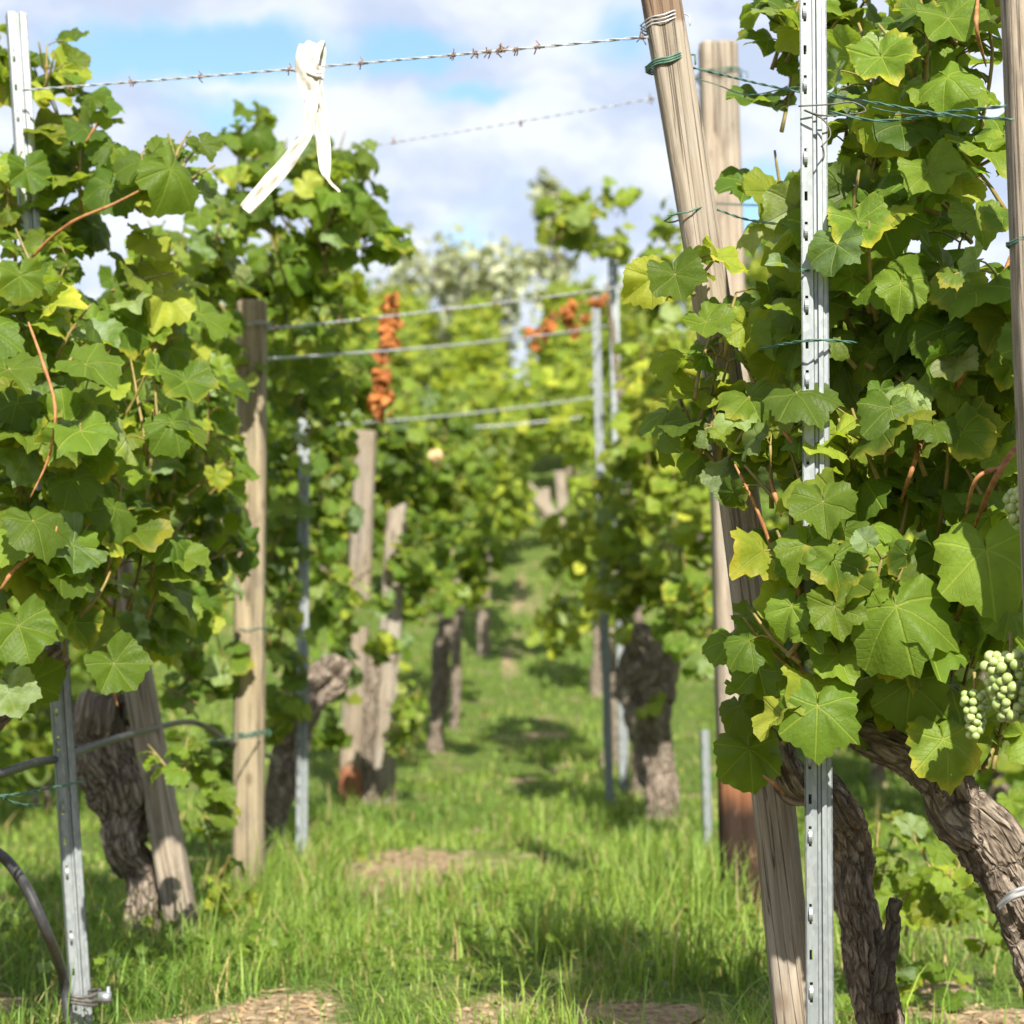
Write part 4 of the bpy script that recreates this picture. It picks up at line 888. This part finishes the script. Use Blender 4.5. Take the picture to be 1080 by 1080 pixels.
# ================================================================== FAR TREES
def tree(label, u, Y, v_top, wpx, seed, mat, n=1500, size=.16, slim=1., zc=.62):
    base = on_ground(u, Y); top = at(u, v_top, Y); H = top.z-base.z; rg = np.random.default_rng(seed); root = empty('tree', base, label, 'tree', 'trees on the hill crest')
    rad = wpx*Y/F/2; mb = MB(); V = Vector; tips = []
    tube(mb, smooth_path([base+V((0, 0, -.3)), base+V((.1, 0, H*.35)), base+V((0, 0, H*.7)), base+V((.05, 0, H*.93))], 6), [.16, .12, .07, .02], 8)
    for _ in range(26):
        t = rg.uniform(.3, .9); a = rg.uniform(0, 2*PI); s = base+V((0, 0, H*t)); L = rad*(1.1-abs(t-zc)*1.2)*rg.uniform(.6, 1.05)
        e = s+V((math.cos(a)*L, math.sin(a)*L, rg.uniform(.1, .5)*L*slim)); tube(mb, smooth_path([s, (s+e)/2+V((0, 0, .1*L)), e], 4), [.045, .012], 5); tips += [np.array(s+(e-s)*q) for q in (.45, .7, .9, 1.)]
    mb.build('trunk', TREEBARK, root, base); tips = np.array(tips)
    pos = tips[rg.integers(0, len(tips), n)]+rg.normal(0, .28*rad/1.6, (n, 3)); mb = MB()
    add_leaves(mb, pos, rg.normal(0, 1, (n, 3))+np.array([0, -.4, .6]), rg.normal(0, 1, (n, 3)), size*rg.uniform(.6, 1.2, n), 2, (.3, 1.), 0, rg); mb.build('crown', mat, root, base)
SILVER = leaf_material('silvery_hazy_foliage', (.26, .29, .17), (.42, .45, .31), (.44, .44, .3), (.3, .34, .2), .4, 1.)  # pale foliage tone, lightened further so distance haze is in the colour
tree('pale silvery wide-crowned tree on the hill crest', 480, 46, 262, 150, 1, SILVER, 1500, .13)
tree('smaller silvery tree left of the wide one on the crest', 415, 48, 292, 70, 2, SILVER, 700, .13)
tree('slim green tree behind the right row vine head', 588, 48, 178, 60, 3, SILVER, 1100, .13, 1.6)
tree('low round tree at the crest between the slim tree and the wires', 640, 46, 300, 90, 4, LEAFY, 1000, .13)
tree('brownish-green tree beyond the posts at right', 815, 46, 252, 110, 5, SILVER, 1500, .14)
tree('dark green tree far behind the right row', 900, 48, 240, 120, 6, LEAF, 1500, .16)
tree('green tree far behind the left row', 330, 46, 300, 120, 7, LEAF, 1500, .16)
# ================================================================== SKY, SUN, CAMERA
w = bpy.data.worlds.new("World"); scene.world = w; w.use_nodes = True; nb = NB(w.node_tree)
sky = nb.n('ShaderNodeTexSky', None, sky_type='NISHITA', sun_disc=False, sun_elevation=math.radians(41), sun_rotation=math.radians(168), air_density=1., dust_density=.6, ozone_density=1.2).outputs[0]
gen = nb.n('ShaderNodeTexCoord').outputs['Generated']
def dirv(u, v): return (CAMR @ Vector(((u-540)/F, -(v-540)/F, -1))).normalized()
warp = nb.n('ShaderNodeVectorMath', {0: nb.n('ShaderNodeTexNoise', {'Vector': gen, 'Scale': 9., 'Detail': 6., 'Roughness': .6}).outputs['Color'], 1: (.06, .06, .06)}, operation='MULTIPLY').outputs[0]
gw = nb.n('ShaderNodeVectorMath', {0: gen, 1: warp}, operation='ADD').outputs[0]
c1 = nb.noise(nb.scale(gw, (1, 1, 1.7)), 7.5, 9, .56); c2 = nb.noise(nb.scale(gw, (1, 1, 1.5)), 26., 6, .55)
cov = nb.m('ADD', nb.m('MULTIPLY', c1, .8), nb.m('MULTIPLY', c2, .22))
blue = None
for (u, v, ru, rv, k) in ((200, 50, 190, 42, 1.), (415, 45, 75, 28, .9), (800, 235, 60, 75, 1.), (480, 250, 60, 60, .45), (690, 40, 60, 40, .5), (500, 95, 60, 16, .6), (240, 120, 80, 40, .6)):
    d0 = dirv(u, v); q = nb.n('ShaderNodeVectorMath', {0: nb.n('ShaderNodeVectorMath', {0: gw, 1: tuple(d0+Vector((.03, .03, .03)))}, operation='SUBTRACT').outputs[0], 1: (F/ru, 6., F/rv)}, operation='MULTIPLY').outputs[0]
    ln = nb.n('ShaderNodeVectorMath', {0: q}, operation='LENGTH').outputs['Value']
    f = nb.m('MULTIPLY', nb.ss(ln, 0., 1.5, 1., 0.), k); blue = f if blue is None else nb.m('MAXIMUM', blue, f)
cl = nb.ss(nb.m('SUBTRACT', nb.m('ADD', cov, .26), nb.m('MULTIPLY', blue, .55)), .34, .66)
shade = nb.ss(nb.noise(nb.scale(gw, (1, 1, 2.2)), 11., 7, .55), .36, .64)
cloud = nb.mix(shade, (4.3, 4.85, 6.1), (6.7, 6.9, 7.5))
skyc = nb.mix(1., sky, (1.35, 1.5, 1.5), 'MULTIPLY')
tot = nb.mix(nb.m('MULTIPLY', cl, .92), skyc, cloud)
bg = nb.n('ShaderNodeBackground', {'Color': tot, 'Strength': .065}).outputs[0]
nb.n('ShaderNodeOutputWorld', {'Surface': bg})
sl = bpy.data.lights.new('sun', 'SUN'); sl.energy = 5.0; sl.angle = math.radians(.55); sl.color = (1., .94, .82)
so = bpy.data.objects.new('sun', sl); so.rotation_euler = (-SUN).to_track_quat('-Z', 'Y').to_euler(); so.location = SUN*30; COL.objects.link(so)
cd = bpy.data.cameras.new('camera'); cd.sensor_width = 36; cd.lens = F/1080*36; cd.clip_end = 3000; cd.clip_start = .05
cd.dof.use_dof = True; cd.dof.focus_distance = 3.05; cd.dof.aperture_fstop = cd.lens/12.5; cd.dof.aperture_blades = 0
co = bpy.data.objects.new('camera', cd); co.matrix_world = CAMR.to_4x4(); co.location = (0, 0, CAMZ); COL.objects.link(co); scene.camera = co
scene.view_settings.view_transform = 'Standard'; scene.view_settings.look = 'None'; scene.view_settings.gamma = 1; scene.view_settings.exposure = 1.24
scene.render.engine = 'CYCLES'; scene.cycles.use_denoising = True; scene.cycles.max_bounces = 10; scene.cycles.diffuse_bounces = 8; scene.cycles.transmission_bounces = 8
scene.cycles.use_adaptive_sampling = True; scene.cycles.adaptive_threshold = .015
